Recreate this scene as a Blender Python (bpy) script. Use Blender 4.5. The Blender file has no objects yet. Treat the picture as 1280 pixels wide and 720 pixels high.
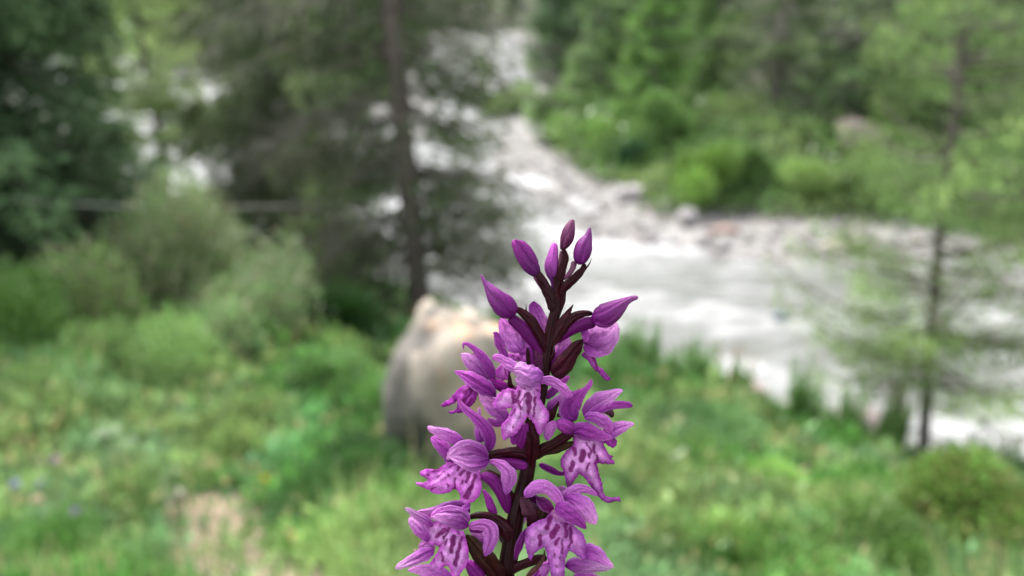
import bpy, math, random
import numpy as np
from mathutils import Vector, noise
from mathutils.geometry import delaunay_2d_cdt

# ------------------------------------------------------------------ camera
SC = bpy.context.scene
CAM = np.array([0.0, 0.0, 5.5])
PITCH = math.radians(21.0)
FPX = 924.0                      # focal length in pixels of a 1280 px wide frame
FOCUS = 0.100
cd = bpy.data.cameras.new('camera')
cam = bpy.data.objects.new('camera', cd)
SC.collection.objects.link(cam)
cam.location = CAM
cam.rotation_euler = (math.radians(90) - PITCH, 0, 0)
cd.sensor_width = 36.0
cd.lens = 36.0 * FPX / 1280.0
cd.clip_start = 0.005
cd.clip_end = 2000
cd.dof.use_dof = True
cd.dof.focus_distance = FOCUS - 0.0021
cd.dof.aperture_fstop = 14.0
SC.camera = cam

# ------------------------------------------------------------------ light: overcast sky
SUN_EL, SUN_AZ = math.radians(58), math.radians(-35)
w = bpy.data.worlds.new('World'); SC.world = w; w.use_nodes = True
nt = w.node_tree; nt.nodes.clear()
out = nt.nodes.new('ShaderNodeOutputWorld'); bg = nt.nodes.new('ShaderNodeBackground')
sky = nt.nodes.new('ShaderNodeTexSky'); sky.sky_type = 'NISHITA'; sky.sun_disc = False
sky.sun_elevation = SUN_EL; sky.sun_rotation = SUN_AZ; sky.altitude = 1500; sky.dust_density = 4.0
hs = nt.nodes.new('ShaderNodeHueSaturation'); hs.inputs['Saturation'].default_value = 0.22
nt.links.new(sky.outputs[0], hs.inputs['Color']); nt.links.new(hs.outputs[0], bg.inputs['Color'])
bg.inputs['Strength'].default_value = 0.15
nt.links.new(bg.outputs[0], out.inputs['Surface'])
sd = bpy.data.lights.new('sun', 'SUN'); so = bpy.data.objects.new('sun', sd); SC.collection.objects.link(so)
sd.energy = 1.5; sd.angle = math.radians(16); sd.color = (1.0, 0.975, 0.94)
sdir = Vector((math.sin(SUN_AZ) * math.cos(SUN_EL), math.cos(SUN_AZ) * math.cos(SUN_EL), math.sin(SUN_EL)))
so.rotation_euler = sdir.to_track_quat('Z', 'Y').to_euler()
SC.view_settings.view_transform = 'Standard'; SC.view_settings.look = 'None'
SC.view_settings.exposure = 2.38; SC.view_settings.gamma = 1.0
SC.cycles.use_denoising = True
SC.cycles.max_bounces = 8; SC.cycles.transparent_max_bounces = 4
SC.cycles.use_adaptive_sampling = False

rng = np.random.default_rng(7)
random.seed(7)

# ------------------------------------------------------------------ helpers
def build(name, verts, faces, mat, parent=None, origin=(0, 0, 0), col=None, smooth=True, uv=None):
    """verts (N,3) world; faces: list of arrays (k,3) / (k,4)"""
    V = np.asarray(verts, dtype=np.float64) - np.asarray(origin, dtype=np.float64)
    me = bpy.data.meshes.new(name)
    if isinstance(faces, np.ndarray): faces = [faces]
    faces = [np.asarray(f, dtype=np.int32) for f in faces if len(f)]
    loops = np.concatenate([f.ravel() for f in faces])
    sizes = np.concatenate([np.full(len(f), f.shape[1], dtype=np.int32) for f in faces])
    starts = np.concatenate([[0], np.cumsum(sizes)[:-1]]).astype(np.int32)
    me.vertices.add(len(V)); me.vertices.foreach_set('co', V.astype(np.float32).ravel())
    me.loops.add(len(loops)); me.loops.foreach_set('vertex_index', loops)
    me.polygons.add(len(sizes)); me.polygons.foreach_set('loop_start', starts)
    me.polygons.foreach_set('loop_total', sizes)
    me.polygons.foreach_set('use_smooth', np.full(len(sizes), smooth, dtype=bool))
    me.update(calc_edges=True)
    if col is not None:
        a = me.color_attributes.new('pigment', 'FLOAT_COLOR', 'POINT')
        c4 = np.ones((len(V), 4), dtype=np.float32); c4[:, :3] = col
        a.data.foreach_set('color', c4.ravel())
    me.materials.append(mat)
    ob = bpy.data.objects.new(name, me); SC.collection.objects.link(ob)
    if parent is not None: ob.parent = parent
    return ob

def empty(name, loc=(0, 0, 0), parent=None):
    o = bpy.data.objects.new(name, None); SC.collection.objects.link(o)
    o.location = loc; o.empty_display_size = 0.05
    if parent is not None: o.parent = parent
    return o

def tag(o, label=None, cat=None, group=None, kind=None):
    if label: o['label'] = label
    if cat: o['category'] = cat
    if group: o['group'] = group
    if kind: o['kind'] = kind
    return o

def copy_tree(o, loc, rz=0.0, sc=1.0):
    c = o.copy(); SC.collection.objects.link(c); c.location = loc; c.rotation_euler = (0, 0, rz); c.scale = (sc,) * 3
    for ch in list(o.children):
        d = ch.copy(); SC.collection.objects.link(d); d.parent = c
    return c

def pmat(name, base=None, rough=0.6, trans=0.0, attr=False, noise_scale=None, noise_amt=0.2, bump=0.0, bump_scale=None, spec=0.5, tint=None, sheen=0.0):
    m = bpy.data.materials.new(name); m.use_nodes = True
    n = m.node_tree; n.nodes.clear(); L = n.links.new
    o = n.nodes.new('ShaderNodeOutputMaterial'); b = n.nodes.new('ShaderNodeBsdfPrincipled')
    b.inputs['Roughness'].default_value = rough
    b.inputs['Specular IOR Level'].default_value = spec
    if sheen: b.inputs['Sheen Weight'].default_value = sheen
    if attr:
        a = n.nodes.new('ShaderNodeAttribute'); a.attribute_name = 'pigment'; src = a.outputs['Color']
    else:
        a = n.nodes.new('ShaderNodeRGB'); a.outputs[0].default_value = (*base, 1); src = a.outputs[0]
    tc = n.nodes.new('ShaderNodeTexCoord')
    if noise_scale:
        nz = n.nodes.new('ShaderNodeTexNoise'); nz.inputs['Scale'].default_value = noise_scale; nz.inputs['Detail'].default_value = 6
        L(tc.outputs['Object'], nz.inputs['Vector'])
        mr = n.nodes.new('ShaderNodeMapRange'); mr.inputs[1].default_value = 0.3; mr.inputs[2].default_value = 0.7
        mr.inputs[3].default_value = 1 - noise_amt; mr.inputs[4].default_value = 1 + noise_amt
        L(nz.outputs['Fac'], mr.inputs[0])
        mx = n.nodes.new('ShaderNodeVectorMath'); mx.operation = 'SCALE'
        L(src, mx.inputs[0]); L(mr.outputs[0], mx.inputs['Scale']); src = mx.outputs[0]
    L(src, b.inputs['Base Color'])
    if bump:
        nb = n.nodes.new('ShaderNodeTexNoise'); nb.inputs['Scale'].default_value = bump_scale or noise_scale; nb.inputs['Detail'].default_value = 5
        L(tc.outputs['Object'], nb.inputs['Vector'])
        bp = n.nodes.new('ShaderNodeBump'); bp.inputs['Strength'].default_value = 1.0; bp.inputs['Distance'].default_value = bump
        L(nb.outputs['Fac'], bp.inputs['Height']); L(bp.outputs[0], b.inputs['Normal'])
    if trans:
        t = n.nodes.new('ShaderNodeBsdfTranslucent'); mix = n.nodes.new('ShaderNodeMixShader'); mix.inputs[0].default_value = trans
        L(src, t.inputs['Color']); L(b.outputs[0], mix.inputs[1]); L(t.outputs[0], mix.inputs[2]); L(mix.outputs[0], o.inputs['Surface'])
    else:
        L(b.outputs[0], o.inputs['Surface'])
    return m

M_PETAL = pmat('orchid_petal', attr=True, rough=0.5, trans=0.45, noise_scale=4200, noise_amt=0.26, bump=0.00010, bump_scale=4200, spec=0.22)
M_BRACT = pmat('orchid_bract', attr=True, rough=0.42, trans=0.05, noise_scale=1400, noise_amt=0.4, bump=0.00006, bump_scale=3600, spec=0.10)
M_LEAF = pmat('leaf', attr=True, rough=0.36, trans=0.35, spec=0.4)
M_NEEDLE = pmat('needles', attr=True, rough=0.6, trans=0.2, spec=0.3)
M_BARK = pmat('bark', base=(0.090, 0.072, 0.062), rough=0.9, noise_scale=14, noise_amt=0.45, bump=0.02, bump_scale=30)
M_TWIG = pmat('dead_twig', attr=True, rough=0.9, noise_scale=20, noise_amt=0.3)
M_ROCK = pmat('rock', attr=True, rough=0.85, noise_scale=9, noise_amt=0.3, bump=0.02, bump_scale=16)
M_BLOSSOM = pmat('blossom', attr=True, rough=0.5, trans=0.3)

def fbm(x, y, s, seed=0):
    """cheap smooth value noise on arrays"""
    r = np.random.default_rng(seed); T = r.random((64, 64))
    tot = np.zeros_like(x, dtype=float); amp = 1.0; nrm = 0
    for o in range(3):
        u = x * s * 2 ** o + 7.3 * o; v = y * s * 2 ** o + 3.1 * o
        iu = np.floor(u).astype(int); iv = np.floor(v).astype(int); fu = u - iu; fv = v - iv
        fu = fu * fu * (3 - 2 * fu); fv = fv * fv * (3 - 2 * fv)
        a = T[iu % 64, iv % 64]; b = T[(iu + 1) % 64, iv % 64]; c = T[iu % 64, (iv + 1) % 64]; d = T[(iu + 1) % 64, (iv + 1) % 64]
        tot += amp * ((a * (1 - fu) + b * fu) * (1 - fv) + (c * (1 - fu) + d * fu) * fv); nrm += amp; amp *= 0.5
    return tot / nrm

# ------------------------------------------------------------------ terrain
SHORE_X = np.array([-60, -40, -22, -13.8, -8.7, -5.4, -2.7, -0.6, 0.9, 2.1, 3.2, 3.9, 6.8, 30, 60.])
SHORE_Y = np.array([85, 60, 38, 25.7, 19.9, 16.4, 14.3, 12.7, 11.9, 10.3, 8.9, 8.0, 7.5, 6.0, 5.5])
WATER = np.array([(90, 3), (60, 5.5), (30, 6.0), (6.8, 7.5), (3.9, 8.0), (3.2, 8.9), (2.1, 10.3), (0.9, 11.9), (-0.6, 12.7), (-2.7, 14.3), (-5.4, 16.4),
                  (-8.7, 19.9), (-13.8, 25.7), (-22, 38), (-40, 60), (-60, 85), (-50, 92), (-30, 69), (-21.8, 60), (-14, 50), (-7, 38), (-3.2, 31),
                  (-3.6, 40), (-5.5, 54), (-8, 80), (-11, 110), (-14, 150), (-1, 150), (1.4, 110), (2.0, 67), (0.4, 49), (-0.8, 34), (-0.9, 29),
                  (-0.6, 25.0), (1.0, 21.2), (1.9, 17.6), (4.9, 16.6), (7.5, 15.6), (10.5, 14.4), (30, 10), (60, 9.5), (90, 8)], dtype=float)

def water_dist(x, y):
    """signed distance to the water outline, positive on land"""
    x = np.asarray(x, float); y = np.asarray(y, float)
    best = np.full(x.shape, 1e9); inside = np.zeros(x.shape, bool)
    n = len(WATER)
    for i in range(n):
        ax, ay = WATER[i]; bx, by = WATER[(i + 1) % n]
        dx, dy = bx - ax, by - ay
        t = np.clip(((x - ax) * dx + (y - ay) * dy) / (dx * dx + dy * dy), 0, 1)
        best = np.minimum(best, np.hypot(x - ax - t * dx, y - ay - t * dy))
        c = ((ay > y) != (by > y)) & (x < (bx - ax) * (y - ay) / (by - ay + 1e-12) + ax)
        inside ^= c
    return np.where(inside, -best, best)

def height(x, y):
    x = np.asarray(x, float); y = np.asarray(y, float)
    d = water_dist(x, y)
    Yn = np.interp(x, SHORE_X, SHORE_Y)
    s = y / Yn
    hn = np.interp(s, [-3, -1, 0, .12, .32, .7, .93, 1], [9.5, 6.6, 5.05, 4.1, 2.9, 1.35, .45, 0])
    hf = 0.10 * np.clip(d, 0, 3) + 0.28 * np.clip(d - 3, 0, 12) + 0.5 * np.clip(d - 15, 0, 400)
    near = s < 1
    h = np.where(near, hn, hf)
    h = np.where(d < 0, -0.5 * np.clip(-d, 0, 1), h)
    land = np.clip(d, 0, 1)
    h = h + land * (fbm(x, y, 0.5, 3) - 0.5) * 0.35 * np.clip(np.hypot(x, y) / 3, 0, 1) + land * (fbm(x, y, 2.5, 4) - 0.5) * 0.08
    return h

def pix_at(px, Y, lift=0.0):
    """a spot on the ground at forward distance Y that lies in the direction px"""
    x = 0.0
    for _ in range(12):
        z = float(height(np.array([x]), np.array([Y]))[0]) + lift
        x = (px - 640) / FPX * (Y * math.cos(PITCH) + (CAM[2] - z) * math.sin(PITCH))
    return x, Y, float(height(np.array([x]), np.array([Y]))[0])

# path on the near bank
PATH = np.array([(-.10, .75), (-.40, 1.1), (-.64, 1.45), (-.90, 1.9), (-1.25, 2.5)])
def path_dist(x, y):
    best = np.full(np.shape(x), 1e9)
    for i in range(len(PATH) - 1):
        ax, ay = PATH[i]; bx, by = PATH[i + 1]; dx, dy = bx - ax, by - ay
        t = np.clip(((x - ax) * dx + (y - ay) * dy) / (dx * dx + dy * dy), 0, 1)
        best = np.minimum(best, np.hypot(x - ax - t * dx, y - ay - t * dy))
    return best

def grid_mesh(xs, ys):
    X, Y = np.meshgrid(xs, ys); nx, ny = len(xs), len(ys)
    i = (np.arange(ny - 1)[:, None] * nx + np.arange(nx - 1)[None, :]).ravel()
    return X.ravel(), Y.ravel(), np.stack([i, i + 1, i + nx + 1, i + nx], 1)

def graded(a, lims):
    o = []
    for (s, e, st) in lims: o.append(np.arange(s, e, st))
    return np.concatenate(o + [[lims[-1][1]]])
xs = graded(0, [(-260, -60, 8), (-60, -20, 1.5), (-20, -6, .3), (-6, 8, .1), (8, 20, .3), (20, 60, 1.5), (60, 260, 8)])
ys = graded(0, [(-60, -8, 3), (-8, 0, .3), (0, 13, .1), (13, 32, .22), (32, 70, .8), (70, 340, 5)])
X, Y, F = grid_mesh(xs, ys)
Z = height(X, Y); D = water_dist(X, Y)
pd = path_dist(X, Y)
grav = np.clip((3.0 + 2.2 * (fbm(X, Y, .6, 9) - .5) - D) / .8, 0, 1) * (Y > np.interp(X, SHORE_X, SHORE_Y) - .9)
grav = np.maximum(grav, np.clip((1.0 - np.abs(D)) / .4, 0, 1) * (Y > 0.5 * np.interp(X, SHORE_X, SHORE_Y)))
n1 = fbm(X, Y, 3.0, 5)[:, None]; n2 = fbm(X, Y, 12.0, 6)[:, None]
soil = np.array([.035, .045, .018]) * (0.6 + .8 * n1)
stones = np.array([.20, .19, .178]) * (0.65 + .7 * n2)
earth = np.array([.24, .17, .125]) * (0.7 + .6 * n2)
pth = np.clip((0.17 + .16 * (fbm(X, Y, 5, 8) - .5) - pd) / .08, 0, 1)[:, None]
colr = soil * (1 - grav[:, None]) + stones * grav[:, None]
colr = colr * (1 - pth) + earth * pth
M_GROUND = pmat('ground', attr=True, rough=0.95, noise_scale=6, noise_amt=0.3, bump=0.03, bump_scale=14)
tag(build('ground', np.stack([X, Y, Z], 1), F, M_GROUND, col=colr), 'grassy hillside running down to stony banks of the stream', kind='structure')

# ------------------------------------------------------------------ river
def water_material():
    m = bpy.data.materials.new('glacial_water'); m.use_nodes = True
    n = m.node_tree; b = n.nodes['Principled BSDF']; L = n.links.new
    b.inputs['Roughness'].default_value = 0.22; b.inputs['IOR'].default_value = 1.33
    a = n.nodes.new('ShaderNodeAttribute'); a.attribute_name = 'pigment'
    L(a.outputs['Color'], b.inputs['Base Color'])
    tc = n.nodes.new('ShaderNodeTexCoord'); mp = n.nodes.new('ShaderNodeMapping'); mp.inputs['Scale'].default_value = (1, 2.2, 1)
    nz = n.nodes.new('ShaderNodeTexNoise'); nz.inputs['Scale'].default_value = 7; nz.inputs['Detail'].default_value = 8
    bp = n.nodes.new('ShaderNodeBump'); bp.inputs['Distance'].default_value = 0.05; bp.inputs['Strength'].default_value = 0.8
    L(tc.outputs['Object'], mp.inputs[0]); L(mp.outputs[0], nz.inputs['Vector']); L(nz.outputs['Fac'], bp.inputs['Height']); L(bp.outputs[0], b.inputs['Normal'])
    return m
xs = graded(0, [(-90, -30, 2), (-30, -8, .35), (-8, 13, .12), (13, 90, 2)])
ys = graded(0, [(2, 7, .5), (7, 20, .11), (20, 40, .3), (40, 152, 1.2)])
X, Y, F = grid_mesh(xs, ys)
f1 = fbm(X * .55 + Y * .15, Y * 1.3, .8, 21); f2 = fbm(X * .8, Y * 2.0, 2.6, 22); f3 = fbm(X, Y, .35, 23)
Zw = .02 + (f1 - .5) * .26 + (f2 - .5) * .14
foam = np.clip((f1 * .5 + f2 * .35 + f3 * .35 - .50) / .22, 0, 1)
calm = np.exp(-((Y - (15.4 - .05 * X)) / 1.1) ** 2) * (X > 0)
foam = np.clip(foam * (1 - .55 * calm), 0, 1)[:, None]
wc = np.array([.135, .137, .125]) * (1 - foam) + np.array([.38, .375, .372]) * foam
D = water_dist(X, Y)
keep = (D < 1.2)
fk = keep[F].any(1)
tag(build('river_water', np.stack([X, Y, Zw], 1), F[fk], water_material(), col=wc), 'milky grey mountain stream with white rapids', kind='structure')

# ------------------------------------------------------------------ rocks
def rock_mesh(name, rx, ry, rz, seed, col, res=20, lichen=None, shade=None, rough=.5):
    r = np.random.default_rng(seed); n, mm = res, res * 2
    th = np.linspace(0.02, math.pi - .02, n); ph = np.linspace(0, 2 * math.pi, mm, endpoint=False)
    T, Pp = np.meshgrid(th, ph, indexing='ij')
    d = np.stack([np.sin(T) * np.cos(Pp), np.sin(T) * np.sin(Pp), np.cos(T)], -1).reshape(-1, 3)
    k = r.normal(size=(11, 3)); k /= np.linalg.norm(k, axis=1)[:, None]; off = r.uniform(.58, 1.0, 11)
    rad = np.ones(len(d))
    for i in range(11):
        c = d @ k[i]; rad = np.where(c > 0, np.minimum(rad, off[i] / np.maximum(c, 1e-3)), rad)
    nn = np.array([noise.fractal(Vector(p * 1.7) + Vector((seed, 0, 0)), 1, 2, 4) for p in d])
    rad = rad * (1 + rough * .35 * nn)
    V = d * rad[:, None] * np.array([rx, ry, rz])
    f = []
    for i in range(n - 1):
        a = i * mm + np.arange(mm); b = i * mm + (np.arange(mm) + 1) % mm
        f.append(np.stack([a, a + mm, b + mm, b], 1))
    F = np.concatenate(f)
    c = np.array(col)[None, :] * .62 * (0.75 + .5 * np.clip(nn[:, None] + .5, 0, 1))
    if lichen is not None:
        l = np.array([noise.fractal(Vector(p * 2.3) + Vector((3, seed, 0)), 1, 2, 3) for p in d])
        g = np.clip((l - .18) / .15, 0, 1)[:, None]; c = c * (1 - g) + np.array(lichen) * g
    if shade is not None:  # left flank painted dark as the shaded side of the rock
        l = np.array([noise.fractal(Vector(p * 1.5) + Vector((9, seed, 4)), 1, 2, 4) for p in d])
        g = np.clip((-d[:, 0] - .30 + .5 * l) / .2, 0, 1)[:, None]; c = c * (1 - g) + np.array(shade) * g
    return V, F, c

def place_rock(px, Y, r, col, label, seed, group=None, lichen=None, sink=.25, shade=None, res=16, name='rock', cat='rock', z=None):
    x, y, zz = pix_at(px, Y)
    if z is not None: zz = z
    V, F, c = rock_mesh(name, r[0], r[1], r[2], seed, col, res, lichen, shade)
    o = build(name, V, F, M_ROCK, col=c); o.location = (x, y, zz + r[2] * (1 - 2 * sink)); tag(o, label, cat, group); return o

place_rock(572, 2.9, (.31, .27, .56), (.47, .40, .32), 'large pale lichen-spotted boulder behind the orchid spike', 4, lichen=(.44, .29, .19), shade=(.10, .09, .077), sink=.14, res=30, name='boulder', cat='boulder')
place_rock(1068, 8.9, (.62, .35, .26), (.26, .21, .20), 'dark pinkish rock with water breaking around it, left of the young larch', 12, z=-.05)
place_rock(925, 9.7, (.45, .35, .22), (.42, .30, .26), 'reddish shore rock between two plumes of meadow plants', 13, z=-.04)
place_rock(985, 9.2, (.30, .28, .18), (.45, .37, .34), 'pale pink shore rock right of the reddish one', 15, z=-.04)
place_rock(1075, 22.5, (.95, .8, .6), (.30, .23, .21), 'large pinkish boulder on the far bank under the trees', 14)
place_rock(862, 18.7, (.36, .35, .30), (.34, .32, .31), 'upright grey rock at the foot of the bright green bush', 16)
place_rock(905, 17.9, (.4, .3, .15), (.36, .25, .21), 'low reddish rock on the gravel bar beside the grey rock', 17)
place_rock(790, 21.0, (.5, .4, .28), (.48, .44, .43), 'pale rock on the gravel below the dark round bush', 18)
place_rock(970, 12.6, (.15, .12, .10), (.26, .29, .33), 'small blue-grey rock alone in the middle of the rapids', 19, z=.04)
place_rock(1055, 16.6, (.5, .4, .2), (.40, .34, .31), 'pinkish brown rock at the right end of the gravel bar', 20)

protos = []
for k in range(6):
    V, F, c = rock_mesh('river_stone', 1, .8, .6, 40 + k, [(.33, .31, .29), (.27, .25, .24), (.37, .35, .33), (.33, .28, .26), (.25, .24, .235), (.36, .34, .31)][k], 9)
    protos.append((V, F, c))
first = {}
cnt = 0
for i in range(2600):
    if cnt >= 210: break
    x = rng.uniform(-2, 10); y = rng.uniform(15, 27)
    d = float(water_dist(np.array([x]), np.array([y]))[0])
    if not (-.35 < d < 2.6): continue
    if y < np.interp(x, SHORE_X, SHORE_Y): continue
    k = i % 6; s = rng.uniform(.08, .21) * (1.25 if d < .5 else .9)
    if k not in first:
        o = build('river_stone', *protos[k][:2], M_ROCK, col=protos[k][2]); first[k] = o
    else:
        o = first[k].copy(); SC.collection.objects.link(o)
    o.location = (x, y, max(float(height(np.array([x]), np.array([y]))[0]), -.08) + .12 * s); o.rotation_euler = (0, 0, rng.uniform(0, 6.28)); o.scale = (s, s, s)
    tag(o, f"{'small' if s < .13 else 'fist-thick' if s < .17 else 'larger'} {['warm grey', 'dark brownish grey', 'pale', 'pinkish', 'dark grey', 'light beige grey'][k]} stone {'in the shallows along' if d < 0 else 'low on' if d < 1.2 else 'high on'} {'the upstream end' if x < 2 else 'the middle' if x < 5 else 'the right end'} of the gravel bar", 'stone', 'stones on the gravel bar'); cnt += 1
# fine pebbles: beyond counting
def pebbles(n, xr, yr, dr, size, name, label):
    x = rng.uniform(*xr, n); y = rng.uniform(*yr, n); d = water_dist(x, y)
    ok = (d > dr[0]) & (d < dr[1]) & ((y > np.interp(x, SHORE_X, SHORE_Y) - 1.0)); x, y = x[ok], y[ok]; n = len(x)
    z = np.maximum(height(x, y), -.05)
    oct_ = np.array([(1, 0, 0), (0, 1, 0), (-1, 0, 0), (0, -1, 0), (0, 0, .6), (0, 0, -.6)], float)
    of = np.array([(0, 1, 4), (1, 2, 4), (2, 3, 4), (3, 0, 4), (1, 0, 5), (2, 1, 5), (3, 2, 5), (0, 3, 5)])
    s = rng.uniform(*size, n); a = rng.uniform(0, 6.28, n)
    base = oct_[None] * (s[:, None, None] * rng.uniform(.6, 1.2, (n, 6, 1)))
    ca, sa = np.cos(a)[:, None], np.sin(a)[:, None]
    V = np.stack([base[..., 0] * ca - base[..., 1] * sa + x[:, None], base[..., 0] * sa + base[..., 1] * ca + y[:, None], base[..., 2] + z[:, None]], -1).reshape(-1, 3)
    F = (of[None] + (np.arange(n) * 6)[:, None, None]).reshape(-1, 3)
    c = np.array([.25, .23, .215]) * rng.uniform(.5, 1.35, (n, 1)) * (1 + rng.normal(0, .06, (n, 3)))
    tag(build(name, V, F, M_ROCK, col=np.repeat(c, 6, 0), smooth=False), label, kind='stuff')
pebbles(26000, (-12, 14), (8, 34), (-.3, 3.4), (.03, .11), 'gravel', 'grey and pink gravel of the river banks')

# ------------------------------------------------------------------ foliage
LEAF_GAIN = 1.40
def sprays(P, Dr, L, W, C, name, mat, parent=None, origin=(0, 0, 0), flat=0.5):
    """diamond shaped leaves / sprigs: base P, direction Dr (unit), length, width, colour"""
    n = len(P); C = np.minimum(C * LEAF_GAIN, .8)
    r = rng.normal(size=(n, 3)); r[:, 2] *= flat
    S = np.cross(Dr, r); S /= np.linalg.norm(S, axis=1)[:, None] + 1e-9
    N = np.cross(Dr, S)
    L = L[:, None]; W = W[:, None]
    mid = P + Dr * L * .45 + N * L * .06
    V = np.stack([P, mid + S * W * .5, P + Dr * L - N * L * .04, mid - S * W * .5], 1).reshape(-1, 3)
    F = np.arange(n * 4).reshape(-1, 4)
    return build(name, V, F, mat, parent, origin, col=np.repeat(C, 4, 0), smooth=False)

def tubes(paths, radii, name, mat, parent=None, origin=(0, 0, 0), sides=5, col=None):
    """many tapered tubes in one mesh (limbs of ONE plant)"""
    Vs, Fs, Cs = [], [], []; base = 0
    ang = np.linspace(0, 2 * math.pi, sides, endpoint=False)
    for i, (p, r) in enumerate(zip(paths, radii)):
        p = np.asarray(p, float); r = np.asarray(r, float); m = len(p)
        t = np.gradient(p, axis=0); t /= np.linalg.norm(t, axis=1)[:, None] + 1e-12
        up = np.where(np.abs(t[:, 2:3]) > .9, np.array([[1., 0, 0]]), np.array([[0, 0, 1.]]))
        a = np.cross(t, up); a /= np.linalg.norm(a, axis=1)[:, None]; b = np.cross(t, a)
        ring = p[:, None, :] + r[:, None, None] * (a[:, None, :] * np.cos(ang)[None, :, None] + b[:, None, :] * np.sin(ang)[None, :, None])
        Vs.append(ring.reshape(-1, 3))
        k = np.arange(m - 1)[:, None] * sides; j = np.arange(sides)[None, :]; jn = (j + 1) % sides
        Fs.append((np.stack([k + j, k + jn, k + sides + jn, k + sides + j], -1) + base).reshape(-1, 4)); base += m * sides
        if col is not None: Cs.append(np.repeat(np.array([col[i] if np.ndim(col) > 1 else col]), m * sides, 0))
    return build(name, np.concatenate(Vs), np.concatenate(Fs), mat, parent, origin, col=np.concatenate(Cs) if Cs else None)

def conifer(loc, H, R, crown_base, nb, ns, leaf, green, seed, droop=.35, trunk_r=.14, lean=(0, 0), dead=0, dead_to=0.0, dead_len=1.0, twig_cols=(.16, .145, .13), name='spruce_tree', clear=0.0, up=False, power=.8, sparse=1.0, wfac=.34):
    global rng
    rng = np.random.default_rng(seed)
    root = empty(name, loc)
    t = np.linspace(0, 1, 14)
    sway = np.stack([lean[0] * t * H + .04 * np.sin(t * 5 + seed), lean[1] * t * H + .03 * np.cos(t * 4 + seed), t * H - .25], 1)
    tubes([sway], [trunk_r * (1 - t) ** .8 + .012 + .35 * trunk_r * np.exp(-t * 40)], 'trunk', M_BARK, root, sides=12)
    def axis(z): return np.stack([np.interp(z, sway[:, 2], sway[:, 0]), np.interp(z, sway[:, 2], sway[:, 1]), z], -1)
    # live branches
    zb = crown_base + (H - crown_base) * rng.random(nb) ** 1.15
    f = 1 - (zb - crown_base) / (H - crown_base)
    Lb = R * f ** power * rng.uniform(.65, 1.12, nb) * np.clip((zb - crown_base) / (.06 * H) + .55, 0, 1)
    az = rng.uniform(0, 2 * math.pi, nb)
    if clear: az = -math.pi / 2 + clear + rng.random(nb) * (2 * math.pi - 2 * clear)
    s = np.linspace(0, 1, 6)
    base = axis(zb)
    dirh = np.stack([np.cos(az), np.sin(az), np.zeros(nb)], 1)
    paths = base[:, None, :] + dirh[:, None, :] * (Lb[:, None, None] * s[None, :, None])
    sg = (-droop if not up else .45) * rng.uniform(.3, 1.7, nb)[:, None]
    paths[:, :, 2] += Lb[:, None] * (sg * s[None, :] ** 1.3 + .22 * s[None, :] ** 3)
    tubes(list(paths), [np.linspace(.006 + .012 * l, .003, 6) for l in Lb], 'branches', M_BARK, root, sides=4)['kind'] = 'stuff'
    # sprays along branches
    bi = rng.choice(nb, ns, p=Lb / Lb.sum()); u = rng.random(ns) ** .7
    seg = u * 5; i0 = np.minimum(seg.astype(int), 4); fr = (seg - i0)[:, None]
    P = paths[bi, i0] * (1 - fr) + paths[bi, i0 + 1] * fr
    side = np.cross(dirh[bi], [0, 0, 1.]); off = rng.normal(0, 1, ns) * (.20 * Lb[bi] * (1.15 - u)) * sparse
    P = P + side * off[:, None]; P[:, 2] += -np.abs(rng.normal(0, .09, ns)) * (1 + 2 * droop) - .15 * np.abs(off) + rng.normal(0, .04, ns)
    Dr = dirh[bi] * .7 + side * np.sign(off)[:, None] * .6 + rng.normal(0, .35, (ns, 3)); Dr[:, 2] -= .35 if not up else -.1
    Dr /= np.linalg.norm(Dr, axis=1)[:, None]
    L = leaf * rng.uniform(.6, 1.4, ns)
    clump = rng.uniform(.6, 1.35, nb)[bi][:, None]
    g = np.array(green)
    tipc = (u ** 3)[:, None]
    C = (g * (1 - .45 * tipc) + g * np.array([1.6, 1.35, 1.1]) * .45 * tipc) * clump * rng.uniform(.75, 1.25, (ns, 1))
    sprays(P, Dr, L, L * wfac, C, 'crown', M_NEEDLE, root)['kind'] = 'stuff'
    if dead:
        zb = rng.uniform(.35, dead_to, dead); az = -math.pi / 2 + clear + rng.random(dead) * (6.283 - 2 * clear); Lb = dead_len * rng.uniform(.4, 1.1, dead)
        dirh = np.stack([np.cos(az), np.sin(az), np.zeros(dead)], 1); base = axis(zb)
        paths = base[:, None, :] + dirh[:, None, :] * (Lb[:, None, None] * s[None, :, None]); paths[:, :, 2] -= Lb[:, None] * (.10 * s + .22 * s ** 2)[None, :]
        allp = list(paths); rad = [np.linspace(.012, .004, 6)] * dead
        for b in range(dead):
            for q in range(20):
                uu = rng.uniform(.2, 1); k = min(int(uu * 5), 4); p0 = paths[b, k] + (paths[b, k + 1] - paths[b, k]) * (uu * 5 - k)
                dd = dirh[b] * .5 + np.cross(dirh[b], [0, 0, 1]) * rng.choice([-1, 1]) * .8 + rng.normal(0, .25, 3); dd[2] -= .45
                l = Lb[b] * rng.uniform(.15, .42); p1 = p0 + dd * l * .5 + [0, 0, -.01]; p2 = p0 + dd * l + np.array([0, 0, -.10 * l])
                allp.append(np.array([p0, p1, p2])); rad.append(np.array([.0055, .004, .002]))
        c = np.array(twig_cols)
        tubes(allp, rad, 'dead_branches', M_TWIG, root, sides=3, col=c[None] * rng.uniform(.6, 1.4, (len(allp), 1)))['kind'] = 'stuff'
    return root

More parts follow.
